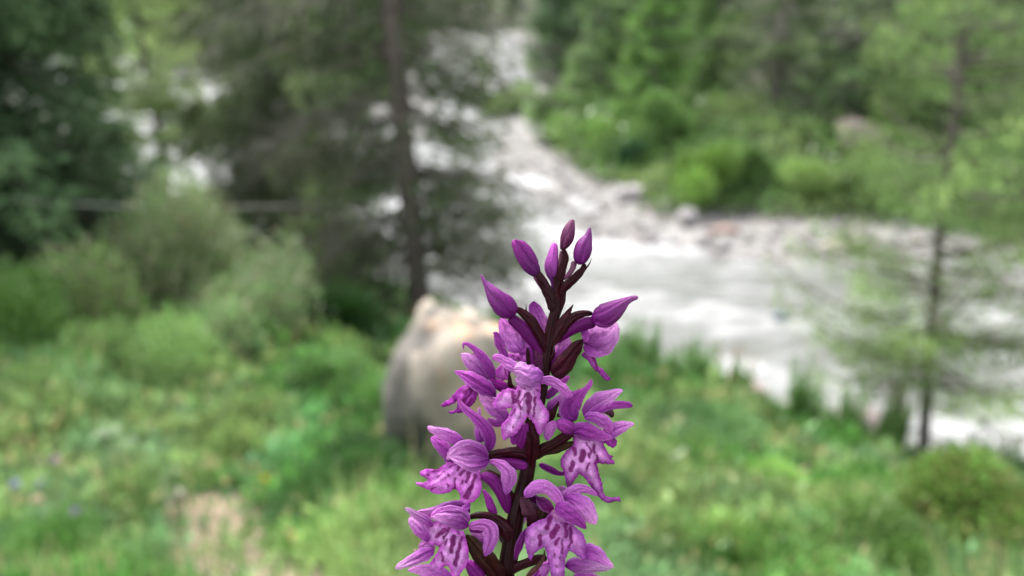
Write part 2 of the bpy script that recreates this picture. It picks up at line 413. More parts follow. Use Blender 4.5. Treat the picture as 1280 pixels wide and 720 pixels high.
def bush(loc, r, n, leaf, green, label, cat='bush', seed=0, name='bush', group=None, mid=None, lumps=9, stems=14, wf=.55):
    global rng
    rng = np.random.default_rng(seed)
    root = empty(name, loc)
    r = np.array(r, float)
    cc = rng.normal(0, .42, (lumps, 3)); cc[:, 2] = np.abs(rng.uniform(.15, .95, lumps)); cc[:, :2] *= (1.15 - cc[:, 2:3] * .6)
    cr = rng.uniform(.28, .5, lumps)
    k = rng.integers(0, lumps, n); d = rng.normal(size=(n, 3)); d /= np.linalg.norm(d, axis=1)[:, None]
    rad = rng.random(n) ** .45
    P = (cc[k] + d * (cr[k] * rad)[:, None]); P[:, 2] = np.abs(P[:, 2]); P = P * r
    Dr = d + rng.normal(0, .5, (n, 3)); Dr[:, 2] += .25; Dr /= np.linalg.norm(Dr, axis=1)[:, None]
    g = np.array(green); tint = rng.uniform(.65, 1.4, lumps)[k][:, None]
    C = g * tint * rng.uniform(.7, 1.3, (n, 1))
    if mid is not None:
        sel = rng.random(n) < .3; C[sel] = np.array(mid) * rng.uniform(.7, 1.3, (sel.sum(), 1))
    L = leaf * rng.uniform(.6, 1.4, n)
    paths, rad2 = [], []
    for i in range(stems):
        e = cc[i % lumps] * r * rng.uniform(.8, 1.1); m = e * np.array([.35, .35, .6]); paths.append(np.array([[0, 0, -.12], m, e])); rad2.append(np.array([.018, .012, .004]) * max(r[2], .5))
    tubes(paths, rad2, 'stems', M_BARK, root, sides=5)['kind'] = 'stuff'
    sprays(P, Dr, L, L * wf, C, 'foliage', M_LEAF, root)['kind'] = 'stuff'
    return tag(root, label, cat, group)

# --- the near trees
SPR = (.035, .075, .038)
t = conifer(pix_at(5, 8.2), 11, 2.35, .4, 420, 80000, .14, (.058, .105, .046), 101, droop=.42, trunk_r=.17, dead=10, dead_to=1.6, dead_len=1.4)
tag(t, 'dense dark green spruce at the left with drooping boughs', 'tree')
t = conifer(pix_at(525, 8.6), 12, 1.55, .8, 210, 24000, .11, (.062, .090, .036), 102, droop=.40, trunk_r=.135, lean=(-.035, .01), dead=130, dead_to=4.8, dead_len=1.95, twig_cols=(.135, .125, .10), power=.3, clear=.8)
tag(t, 'spruce with bare grey lower branches and brown trunk between orchid and left spruce', 'tree')
t = conifer(pix_at(1150, 5.25), 4.9, 1.3, .95, 95, 21000, .050, (.115, .185, .055), 103, droop=-.08, wfac=.26, trunk_r=.036, lean=(-.105, 0), dead=14, dead_to=1.3, dead_len=.7, name='larch_tree', power=.45, twig_cols=(.10, .09, .07))
tag(t, 'young light green larch with a thin dark trunk at the right', 'tree')
t = conifer(pix_at(1345, 5.2), 5, 1.6, 1.4, 60, 3600, .08, (.10, .17, .05), 104, droop=-.05, trunk_r=.05, dead=30, dead_to=3.6, dead_len=1.1, name='larch_tree', power=.5, twig_cols=(.14, .11, .085))
tag(t, 'larch at the right edge with brown twigs hanging into view', 'tree')
t = conifer(pix_at(395, 11.5), 9, 2.0, .5, 190, 30000, .12, (.062, .092, .038), 105, droop=.4, trunk_r=.06, dead=60, dead_to=4.0, dead_len=1.4, twig_cols=(.13, .12, .095), power=.4)
tag(t, 'slender spruce with thin grey twigs left of the brown trunk', 'tree')
t = conifer(pix_at(345, 14.0), 9, 1.6, .4, 160, 22000, .12, (.065, .095, .040), 106, droop=.35, trunk_r=.06, dead=30, dead_to=3.5, dead_len=1.3, twig_cols=(.13, .12, .095), power=.45)
tag(t, 'narrow olive spruce half hidden behind the silvery willows', 'tree')
t = conifer(pix_at(222, 13.0), 8.5, 1.25, 1.9, 130, 11000, .11, (.19, .265, .10), 107, droop=.05, trunk_r=.06, name='larch_tree', power=.4)
tag(t, 'pale yellow green larch right beside the left spruce', 'tree')

# --- trees on the far bank
far = [(965, 25.5, 9, 2.2, 1.4, 100, 10000, .17, (.075, .115, .045), 90, 'far bank spruce with a dark bare trunk and grey brown twigs', .16),
       (815, 28, 9, 1.5, .5, 150, 16000, .2, (.10, .19, .05), 10, 'bright green conifer on the far bank above the dark round bush', .11),
       (895, 31, 10, 1.9, .5, 140, 14000, .2, (.085, .15, .045), 12, 'mid green conifer on the far bank left of the bare trunk', .12),
       (1060, 24, 9, 2.0, .8, 110, 9000, .18, (.065, .11, .045), 80, 'greyish twiggy spruce behind the pink boulder on the far bank', .13),
       (1175, 22.5, 9, 2.0, .6, 130, 14000, .18, (.10, .16, .055), 30, 'green spruce across the stream behind the young larch', .12),
       (1280, 21.5, 10, 2.1, 1.2, 110, 10000, .18, (.085, .12, .05), 60, 'brownish twiggy spruce across the stream at the right edge', .13),
       (745, 36, 9, 1.7, .4, 120, 11000, .22, (.10, .17, .06), 25, 'pale green conifer on the far bank nearest the upstream bend', .12),
       (690, 47, 11, 2.2, .5, 120, 10000, .26, (.06, .11, .045), 20, 'dark conifer right of the far upstream reach', .15)]
for i, (px, Yd, H, R, cb, nb, ns, lf, g, dead, lab, tr) in enumerate(far):
    t = conifer(pix_at(px, Yd), H, R, cb, nb, ns, lf, g, 120 + i, droop=.2, trunk_r=tr, dead=dead, dead_to=H * .5, dead_len=R * .9, twig_cols=(.20, .185, .155))
    tag(t, lab, 'tree', 'trees on the far bank')
# trees beyond the left reach of the river
for i, (px, Yd, H, R, g, lab) in enumerate([(232, 72, 13, 4.2, (.16, .22, .08), 'pale yellow green tree beyond the left reach of the stream'),
                                   (330, 64, 12, 3.0, (.09, .14, .06), 'grey green conifer beyond the left reach of the stream'),
                                   (420, 50, 11, 2.4, (.07, .12, .05), 'conifer on the spit behind the brown trunk'),
                                   (120, 66, 13, 3.4, (.09, .15, .06), 'conifer behind the left spruce across the stream')]):
    t = conifer(pix_at(px, Yd), H, R, .3, 120, 9000, .36, g, 150 + i, droop=.2, trunk_r=.15)
    tag(t, lab, 'tree', 'trees across the left reach')
# forest on the slopes: individual trees sharing four meshes
fp = [conifer((0, 0, -300), 13, 2.6, .4, 90, 5200, .42, g, 170 + i, droop=.25, trunk_r=.16) for i, g in enumerate([(.045, .09, .035), (.07, .125, .045), (.095, .155, .055), (.055, .10, .05)])]
rr = np.random.default_rng(55); placed = 0; used = set(); spots = []
for i in range(6000):
    if placed >= 190: break
    Yd = rr.uniform(44, 175); x = rr.uniform(-.85, .85) * Yd
    d = float(water_dist(np.array([x]), np.array([Yd]))[0])
    if d < 2.6 or Yd < np.interp(x, SHORE_X, SHORE_Y): continue
    if abs(x + 6) < 10 and Yd < 60 and x < 0: continue
    if any((x - a) ** 2 + (Yd - b) ** 2 < (2.2 + Yd * .02) ** 2 for a, b in spots): continue
    spots.append((x, Yd)); z = float(height(np.array([x]), np.array([Yd]))[0]); k = placed % 4
    if k in used: o = copy_tree(fp[k], (x, Yd, z), rr.uniform(0, 6.28), rr.uniform(.75, 1.25))
    else: o = fp[k]; used.add(k); o.location = (x, Yd, z)
    tag(o, f"{['dark green', 'mid green', 'pale green', 'deep green'][k]} conifer {'at the front of' if Yd < 75 else 'in the middle of' if Yd < 115 else 'high in'} the forest {'beyond the left reach' if x < -12 else 'above the upstream bend' if x < 12 else 'on the right slope'} of the stream", 'tree', 'forest on the far slopes'); placed += 1

# --- bushes
bushes = [  # px, Y, (rx, ry, h), n, leaf, colour, label
    (690, 30.5, (2.0, 1.6, 1.5), 5000, .16, (.11, .18, .055), 'light green bush at the bend of the far bank'),
    (745, 26.5, (1.4, 1.2, 1.1), 4500, .13, (.105, .18, .045), 'bright green bush left of the dark round bush'),
    (787, 23.8, (.62, .55, .75), 3500, .09, (.022, .06, .022), 'dark green round bush at the edge of the far bank'),
    (872, 20.3, (1.25, .9, 1.3), 7000, .11, (.105, .185, .035), 'vivid green bush by the upright grey rock'),
    (930, 20.6, (1.1, .8, .95), 4500, .11, (.095, .17, .045), 'green bush right of the vivid one on the far bank'),
    (1010, 19.5, (1.2, .8, .8), 4500, .11, (.13, .20, .055), 'olive green bush at the foot of the far bank'),
    (1130, 18.8, (1.7, .9, 1.0), 5000, .12, (.12, .19, .06), 'low green bush across the stream behind the young larch'),
    (1260, 18.0, (1.7, .9, 1.1), 5000, .12, (.11, .17, .055), 'low green bush across the stream at the right edge'),
    (820, 25.2, (1.6, 1.2, 1.6), 5500, .14, (.095, .17, .045), 'tall green bush behind the dark round bush'),
    (640, 40.0, (1.6, 2, 1.2), 3000, .2, (.16, .23, .08), 'pale bush by the upstream reach'),
    (700, 60.0, (3.5, 3, 2.2), 3500, .3, (.15, .20, .09), 'yellowish bush beside the upstream bank'),
    (20, 5.4, (.7, .7, .6), 6000, .05, (.085, .17, .035), 'fresh green bush under the left spruce'),
    (130, 6.2, (.9, .8, .95), 6500, .055, (.135, .225, .06), 'grey green willow bush at the left'),
    (235, 7.6, (1.1, .9, 1.35), 8000, .06, (.15, .23, .085), 'silvery willow bush in front of the water gap'),
    (325, 6.3, (.85, .8, 1.0), 7000, .05, (.15, .23, .095), 'silvery willow bush left of the dark hollow'),
    (185, 4.6, (.6, .5, .5), 5000, .04, (.14, .23, .07), 'low leafy bush in the meadow below the willows'),
    (425, 6.6, (.85, .6, .62), 6500, .05, (.022, .060, .012), 'low bush coloured dark for the shadow in the hollow under the spruce'),  # bush put here with its foliage coloured as the shadow under the spruce
    (60, 3.3, (.35, .32, .34), 5000, .032, (.10, .17, .05), 'loose leafy herb clump above the blue grey blossoms'),
    (300, 3.1, (.34, .3, .24), 4500, .03, (.13, .19, .06), 'pale leafy herb clump above the bare path'),
    (115, 3.5, (.22, .2, .16), 3500, .026, (.018, .045, .014), 'small dark green mound in the left meadow'),
    (390, 4.3, (.42, .35, .32), 5000, .04, (.09, .17, .05), 'leafy herb clump left of the boulder top'),
    (505, 2.35, (.10, .10, .10), 1800, .022, (.09, .18, .04), 'small leafy tuft at the foot of the boulder'),
    (470, 3.6, (.26, .24, .30), 4500, .03, (.09, .19, .045), 'bright leafy clump touching the left side of the boulder'),
    (850, 3.4, (.42, .35, .26), 6000, .032, (.09, .17, .06), 'broad leafy herb clump below the feathery plants'),
    (760, 2.3, (.26, .25, .18), 5000, .024, (.095, .17, .055), 'low leafy herb clump right of the lowest orchid flowers'),
    (900, 1.75, (.22, .2, .13), 4500, .020, (.13, .21, .05), 'yellowish green herb clump at the bottom edge'),
    (1110, 1.7, (.26, .22, .20), 5500, .020, (.075, .14, .032), 'leafy herb clump at the bottom edge left of the brownish shrub'),
    (40, 1.5, (.18, .17, .12), 4500, .018, (.09, .19, .045), 'bright leafy herb clump in the lower left corner'),
    (1215, 1.95, (.42, .36, .29), 15000, .024, (.082, .150, .030), 'brownish green dwarf shrub in the lower right corner'),
    (1010, 2.5, (.30, .3, .24), 5500, .026, (.13, .23, .05), 'small leafy shrub left of the brownish dwarf shrub'),
    (430, 2.2, (.30, .28, .30), 7500, .024, (.040, .095, .024), 'dark leafy shrub left of the boulder foot'),
]
for i, (px, Yd, r, n, lf, g, lab) in enumerate(bushes):
    bush(pix_at(px, Yd), r, n, lf, g, lab, seed=300 + i, mid=(.12, .12, .04) if px == 1215 else ((.20, .18, .12) if 100 < px < 350 and Yd > 5 else None))

# --- undergrowth of the far banks: beyond counting
def undergrowth():
    global rng
    rng = np.random.default_rng(99); n = 120000
    y = np.exp(rng.uniform(math.log(16), math.log(110), n)); x = rng.uniform(-.85, .9, n) * y
    d = water_dist(x, y); ok = (y > np.interp(x, SHORE_X, SHORE_Y)) & (d > 2.6 + 1.2 * (fbm(x, y, .6, 9) - .5)); x, y = x[ok], y[ok]; n = len(x)
    z = height(x, y); hh = (.25 + 1.6 * np.clip(fbm(x, y, .35, 61) - .35, 0, 1)) * np.clip(y / 25, .7, 2)
    P = np.stack([x, y, z + hh * rng.random(n)], 1); Dr = rng.normal(0, .7, (n, 3)); Dr[:, 2] = np.abs(Dr[:, 2]) + .2; Dr /= np.linalg.norm(Dr, axis=1)[:, None]
    k = np.clip((fbm(x, y, .5, 62)[:, None] - .35) * 3, 0, 1)
    C = (np.array([.07, .13, .035]) * (1 - k) + np.array([.15, .21, .07]) * k) * rng.uniform(.6, 1.35, (n, 1)); L = .011 * y * rng.uniform(.5, 1.4, n)
    tag(sprays(P, Dr, L, L * .55, C, 'undergrowth', M_LEAF), 'low green undergrowth on the far banks', kind='stuff')
undergrowth()

# --- plumes (fireweed-like upright plants) on the near bank
for i, (px, Yd, h, lab) in enumerate([(995, 5.4, .95, 'tall feathery green plant in front of the white rapids'), (1100, 5.2, .95, 'feathery green plant just left of the young larch trunk'),
        (915, 6.2, .95, 'feathery plant with a brownish top by the shore rocks'), (862, 6.8, .85, 'slender feathery plant right of the orchid at the water edge'),
        (815, 7.0, .82, 'feathery plant nearest the orchid flowers at the water edge'), (785, 7.4, .80, 'feathery plant half hidden by the orchid'), (1200, 5.0, .7, 'short feathery plant right of the larch trunk'),
        (840, 5.8, .75, 'wide feathery plant low on the slope right of the orchid'),
        (1045, 4.9, .75, 'feathery plant between the tall one and the larch'), (760, 6.2, .70, 'feathery plant directly beside the orchid flowers'), (1250, 4.5, .7, 'feathery plant near the right edge')]):
    x, y, z = pix_at(px, Yd); root = empty('feathery_plant', (x, y, z)); rng = np.random.default_rng(400 + i)
    n = 3000; st = 14; bx = rng.normal(0, .075, (st, 2)); hh = h * rng.uniform(.6, 1.0, st); hh[0] = h; bx[0] = 0
    paths = [np.array([[a * .3, b * .3, -.05], [a, b, q * .5], [a * 1.3, b * 1.3, q]]) for (a, b), q in zip(bx, hh)]
    tubes(paths, [np.array([.006, .004, .002])] * st, 'stem', M_BRACT, root, sides=4, col=(.10, .13, .04))
    k = rng.integers(0, st, n); u = rng.random(n); pz = u * hh[k]; P = np.stack([bx[k, 0] * (.3 + u), bx[k, 1] * (.3 + u), pz], 1)
    a = rng.uniform(0, 6.28, n); Dr = np.stack([np.cos(a), np.sin(a), rng.uniform(.1, .9, n)], 1); Dr /= np.linalg.norm(Dr, axis=1)[:, None]
    L = (.13 * (1.1 - u)) * rng.uniform(.7, 1.2, n); C = np.array([.16, .28, .09]) * rng.uniform(.6, 1.35, (n, 1))
    if px == 915: C[u > .8] = np.array([.25, .16, .07])
    sprays(P, Dr, L, L * .28, C, 'leaves', M_LEAF, root); tag(root, lab, 'plant', 'feathery plants along the near bank')

# --- meadow: beyond counting
def meadow():
    global rng
    rng = np.random.default_rng(77)
    N = 210000
    y = np.exp(rng.uniform(math.log(.75), math.log(13.5), N)); x = rng.uniform(-.86, .86, N) * (y + .35)
    Yn = np.interp(x, SHORE_X, SHORE_Y); pd = path_dist(x, y)
    dx, dy, _ = pix_at(572, 2.9)
    ok = (y < Yn - .5) & ((pd > .17 + .22 * (fbm(x, y, 5, 8) - .5)) | (rng.random(N) < .10)) & (np.hypot(x - dx, y - dy) > .21) & (np.hypot(x, y) > .4)
    x, y, Yn = x[ok], y[ok], Yn[ok]; N = len(x); z = height(x, y)
    tuft = fbm(x, y, 2.2, 31); den = fbm(x, y, .9, 32)
    hgt = (.05 + .68 * np.clip(tuft - .30, 0, 1) ** 1.3) * np.clip(.5 + y / 5, 0, 1.2) * np.clip((Yn - y) / 3, .35, 1)
    hgt = hgt * np.where((np.abs(x - dx * y / dy) < .32) & (y < dy) & (y > dy - .9), .3, 1)
    kind = rng.random(N)
    P = np.stack([x, y, z + hgt * rng.random(N) ** .8 * (kind > .35)], 1)
    Dr = rng.normal(0, .6, (N, 3)); Dr[:, 2] = np.abs(Dr[:, 2]) + .25
    blade = kind <= .35
    Dr[blade] = rng.normal(0, .22, (blade.sum(), 3)) + [0, 0, 1]
    Dr /= np.linalg.norm(Dr, axis=1)[:, None]
    sc = np.clip(y / 3.2, .35, 1.9)
    L = np.where(blade, hgt * rng.uniform(.8, 1.5, N), .065 * sc * rng.uniform(.4, 1.6, N)); W = np.where(blade, .007 * sc + .002, L * .5)
    hue = fbm(x, y, 1.3, 33)[:, None]; bl = fbm(x, y, 4.0, 34)[:, None]
    c1, c2, c3 = np.array([.075, .185, .038]), np.array([.175, .25, .085]), np.array([.11, .215, .11])
    k = np.clip((hue - .38) * 4, 0, 1); C = c1 * (1 - k) + c2 * k; k = np.clip((bl - .5) * 5, 0, 1); C = C * (1 - .6 * k) + c3 * .6 * k
    C = C * (.25 + 1.5 * fbm(x, y, 4.5, 36)[:, None]) * rng.uniform(.5, 1.45, (N, 1)); dry = rng.random(N) < (.04 + .03 * (x < -.25 * y - .3)); C[dry] = np.array([.34, .29, .15]); L = np.where(dry & blade, L * 1.2, L)
    o = sprays(P, Dr, L, W, C, 'meadow_plants', M_LEAF, flat=.8); tag(o, 'green grass and leafy herbs covering the near bank', kind='stuff')
meadow()

# --- meadow blossoms
def blossom(px, Yd, h, r, col, label, kind='round', group='blossoms in the left meadow'):
    x, y, z = pix_at(px, Yd); root = empty('wildflower', (x, y, z)); rg = np.random.default_rng(int(px))
    tubes([np.array([[0, 0, -.03], [.004, 0, h * .5], [0, .003, h]])], [np.array([.0025, .002, .0015])], 'stem', M_BRACT, root, sides=5, col=(.10, .16, .05))
    if kind == 'umbel':
        tips = [np.array([math.cos(a) * q, math.sin(a) * q, h + .35 * r - .35 * q * q / r]) for a, q in [(rg.uniform(0, 6.28), r * math.sqrt(rg.random())) for _ in range(26)]]
        tubes([np.array([[0, 0, h - .05], (np.array([0, 0, h - .05]) + t_) / 2 + [0, 0, -.004], t_]) for t_ in tips], [np.array([.001, .0008, .0006])] * 26, 'rays', M_BRACT, root, sides=3, col=(.14, .22, .08))
        P = np.repeat(np.array(tips), 14, 0) + rg.normal(0, .004, (26 * 14, 3))
    else:
        n = 90; d = rg.normal(size=(n, 3)); d /= np.linalg.norm(d, axis=1)[:, None]; P = d * r * .35 + [0, 0, h + r * .4]
    d = rg.normal(size=P.shape) * .6 + (P - [0, 0, h]) / r; d /= np.linalg.norm(d, axis=1)[:, None]
    L = np.full(len(P), r * (.75 if kind != 'umbel' else .16)); C = np.array(col) * rg.uniform(.8, 1.15, (len(P), 1))
    sprays(P, d, L, L * .5, C, 'petals', M_BLOSSOM, root); tag(root, label, 'flower', group)
blossom(150, 2.6, .26, .042, (.42, .47, .36), 'larger white umbel flower in the left meadow', 'umbel')
blossom(176, 2.5, .24, .032, (.42, .47, .36), 'smaller white umbel flower right of the larger one', 'umbel')
blossom(222, 2.35, .17, .03, (.60, .68, .48), 'pale greenish umbel above the bare path', 'umbel')
blossom(38, 2.0, .20, .018, (.26, .25, .42), 'blue grey round blossom near the left edge')
blossom(66, 2.05, .19, .014, (.28, .25, .36), 'fainter blue grey blossom right of the brighter one')
blossom(84, 2.3, .20, .018, (.36, .20, .34), 'dull pink blossom above the blue grey ones')
blossom(112, 1.75, .17, .018, (.27, .15, .36), 'purple blossom low in the left meadow')
blossom(64, 1.85, .18, .018, (.55, .42, .34), 'beige seed head between the blue and purple blossoms')
blossom(341, 2.1, .22, .013, (.50, .42, .04), 'small yellow blossom right of the path')
blossom(372, 1.7, .10, .018, (.60, .45, .25), 'ochre yellow blossom at the lower end of the path')
place_rock(372, 1.85, (.06, .05, .04), (.48, .40, .36), 'pinkish stone beside the path right of the bare earth', 71)
place_rock(208, 2.5, (.09, .07, .04), (.58, .50, .44), 'pale flat stone lying on the upper path', 72)
# thin bleached pole between the trees
x0, y0, z0 = pix_at(-60, 6.8); x1, y1, z1 = pix_at(470, 8.3)
p = np.linspace(0, 1, 12)[:, None]; A = np.array([x0, y0, 3.85]); B = np.array([x1, y1, 3.37])
pp = A * (1 - p) + B * p; pp[:, 2] -= .10 * np.sin(p[:, 0] * math.pi)
o = tubes([pp], [np.linspace(.010, .006, 12)], 'bare_pole', M_TWIG, sides=8, col=(.36, .34, .31)); tag(o, 'thin bleached dead stem lying across the dark left spruce', 'branch')

#ORCHID#
# ------------------------------------------------------------------ the orchid
# worked out in 0.108 mm units (u, v, depth) in a plane 10 cm before the lens; u to the right, v down, w towards the viewer
UNIT = FOCUS / FPX
RIGHT = np.array([1.0, 0, 0]); UPV = np.array([0, math.sin(PITCH), math.cos(PITCH)]); FWD = np.array([0, math.cos(PITCH), -math.sin(PITCH)])
def OP(a):
    a = np.asarray(a, float); d = FOCUS - a[..., 2] * UNIT
    return CAM + d[..., None] * (FWD + ((a[..., 0] - 640) / FPX)[..., None] * RIGHT - ((a[..., 1] - 360) / FPX)[..., None] * UPV)

def spline(pts, n):
    p = np.asarray(pts, float); m = len(p)
    if m == 2: return p[0] + (p[1] - p[0]) * np.linspace(0, 1, n)[:, None]
    q = np.vstack([2 * p[0] - p[1], p, 2 * p[-1] - p[-2]])
    seg = np.linalg.norm(np.diff(p[:, :2], axis=0), axis=1) + 1e-3; cum = np.concatenate([[0], np.cumsum(seg)]) / seg.sum()
    t = np.linspace(0, 1, n); o = []
    for s in t:
        i = min(int(np.searchsorted(cum, s, side='right') - 1), m - 2); f = (s - cum[i]) / (cum[i + 1] - cum[i])
        a, b, c, d = q[i], q[i + 1], q[i + 2], q[i + 3]
        o.append(.5 * (2 * b + (c - a) * f + (2 * a - 5 * b + 4 * c - d) * f * f + (3 * b - a - 3 * c + d) * f ** 3))
    return np.array(o)

LILAC, PALE, MID, DEEP = (.47, .072, .45), (.68, .24, .65), (.26, .013, .25), (.17, .0004, .12)
BUD, DUSK, OVARY, BRACT, OLIVE, STEM = (.24, .016, .22), (.13, .014, .065), (.13, .003, .115), (.020, .0008, .0035), (.026, .012, .004), (.016, .0010, .0022)
SEED = [0]
def ribbon(name, pts, parent, org, c0=LILAC, c1=None, kind='petal', cup=.5, vein=.72, n=64, m=35, roll=0.0, th=1.0, ruffle=.8, mat=None, fold=0.0, veins=3):
    """leaf-like or (kind='round') tube-like organ along a curve; pts = (u, v, w, width)"""
    SEED[0] += 1; rg = np.random.default_rng(SEED[0])
    s = spline(pts, n); c, wd = s[:, :3], np.maximum(s[:, 3], .4)
    t = np.linspace(0, 1, n)
    L = np.linalg.norm(np.diff(c[:, :2], axis=0), axis=1).sum()
    wd[:6] *= np.linspace(.6, 1, 6) if kind == 'petal' else 1; wd[-6:] *= np.linspace(1, .6, 6) if kind == 'petal' else 1
    e = np.clip(np.array([wd[0], wd[-1]]) * .5 / L, .015, .2)
    rnd = np.sqrt(np.clip(1 - (1 - np.clip(t / e[0], 0, 1)) ** 2, 0, 1)) * np.sqrt(np.clip(1 - (1 - np.clip((1 - t) / e[1], 0, 1)) ** 2, 0, 1))
    wd = wd * np.maximum(rnd, .02)
    tg = np.gradient(c[:, :2], axis=0); tg /= np.linalg.norm(tg, axis=1)[:, None] + 1e-9
    pr = np.stack([-tg[:, 1], tg[:, 0]], 1)
    v = np.sin(np.linspace(-math.pi / 2, math.pi / 2, m)); prof = np.sqrt(np.clip(1 - v ** 2, 0, 1))
    ph = rg.uniform(0, 6.28, 6)
    cr, sr = math.cos(roll), math.sin(roll)
    W2 = wd[:, None] / 2; vv = v[None, :]
    jag = 1 + (.05 * np.sin(t * 17 + ph[0]) + .035 * np.sin(t * 31 + ph[1]))[:, None] * ruffle * (1 if kind == 'petal' else .25)
    A = W2 * vv * jag
    if kind == 'petal':
        tilt = rg.uniform(-.45, .45); curl = rg.uniform(-.25, .45)
        zf = .75 * cup * W2 * (1 - vv ** 2) + tilt * W2 * vv * np.sin(t[:, None] * 2.6 + .3) + curl * W2 * np.clip(vv * np.sign(tilt) - .35, 0, 1) ** 2 \
            - (.10 + fold) * W2 * np.exp(-(vv / .2) ** 2) \
            + ruffle * (.13 * W2) * np.abs(vv) ** 2 * np.sin(t[:, None] * 9 + ph[2] + 1.8 * np.sign(vv)) \
            + .38 * np.sin(vv * 9 + ph[3] + t[:, None] * 3) * prof + .26 * np.sin(vv * 19 + ph[4] - t[:, None] * 4) * prof + .030 * W2 * np.sin(t[:, None] * 23 + vv * 6 + ph[5]) * prof + .06 * W2 * np.sin(t[:, None] * 8 - vv * 4 + ph[0]) * prof
        zb = zf - th * np.minimum(1, wd[:, None] / 4) * prof[None, :]
    else:
        rib = 1 + .05 * np.sin(vv * 8 + ph[3] + t[:, None] * 2.5) + .03 * np.sin(vv * 15 + ph[4])
        zf = W2 * prof[None, :] * rib; zb = -W2 * prof[None, :] * .95
    def place(zz):
        q = np.zeros((n, m, 3)); off = A * cr - zz * sr; dz = A * sr + zz * cr
        q[..., 0] = c[:, None, 0] + pr[:, None, 0] * off; q[..., 1] = c[:, None, 1] + pr[:, None, 1] * off; q[..., 2] = c[:, None, 2] + dz
        return q
    f, b = place(zf), place(zb)
    V = OP(np.concatenate([f.reshape(-1, 3), b.reshape(-1, 3)]))
    i = (np.arange(n - 1)[:, None] * m + np.arange(m - 1)[None, :]).ravel()
    F1 = np.stack([i, i + 1, i + m + 1, i + m], 1); F2 = F1[:, ::-1] + n * m
    # close the edges (front and back meet there)
    e0 = np.arange(n - 1) * m; e1 = e0 + m - 1; o = n * m
    F3 = np.stack([e0 + m, e0 + m + o, e0 + o, e0], 1); F4 = np.stack([e1, e1 + o, e1 + m + o, e1 + m], 1)
    j = np.arange(m - 1); F5 = np.stack([j, j + o, j + 1 + o, j + 1], 1); k = (n - 1) * m + j; F6 = np.stack([k + 1, k + 1 + o, k + o, k], 1)
    c0 = np.array(c0); c1 = np.array(c1 if c1 is not None else c0)
    g = t[:, None, None]; C = c0 * (1 - g) + c1 * g + np.zeros((n, m, 1))
    if name in ('sepal', 'petal', 'bud_sepals'):     # richer claw, paler tip, with claw shade and light through the rim painted in
        tp = g if abs(c[-1, 0] - 668) > abs(c[0, 0] - 668) else 1 - g
        C = C * (np.array([.58, .30, .64]) * (1 - tp) + np.array([1.22, 1.75, 1.16]) * tp)
        if kind == 'petal': rim = (np.abs(vv) ** 5)[..., None] * .35; C = C * (1 - rim) + np.array([.60, .30, .62]) * rim
    if vein:
        st = np.cos((vv * (1 + .25 * np.sin(t[:, None] * 5 + ph[5]))) * math.pi * veins + .5 * np.sin(t[:, None] * 7 + ph[0]))
        line = np.clip((st - .45) / .45, 0, 1) * prof[None, :] * (.5 + .5 * np.sin(t[:, None] * 6 + ph[1] + vv * 3))
        line = np.maximum(line, .75 * np.clip((np.cos(vv * math.pi * (veins * 2.5) + 1.5 * np.sin(t[:, None] * 9 + ph[2])) - .5) / .4, 0, 1) * np.clip(np.sin(t[:, None] * 13 + vv * 5 + ph[4]) + .2, 0, 1))
        k = (vein * np.clip(line, 0, 1))[..., None]
        C = C * (1 - k) + C * np.array([.50, .18, .55]) * k
    blot = np.clip(np.sin(t[:, None] * 8 + ph[2]) * np.sin(vv * 4 + ph[3]) * .5 + .3, 0, 1)[..., None] * (.30 if kind == 'petal' else .35)
    C = C * (1 - blot) + C * np.array([.72, .52, .76]) * blot
    edge = (np.abs(vv) ** 6 * np.ones((n, 1)))[..., None] * (.0 if name in ('sepal', 'petal') else .3 if kind == 'petal' else 0)
    C = C * (1 - edge) + C * np.array([.6, .4, .65]) * edge
    C = np.concatenate([C.reshape(-1, 3), C.reshape(-1, 3)])
    if mat is None: mat = M_PETAL
    return build(name, V, [F1, F2, F3, F4, F5, F6], mat, parent, org, col=C)

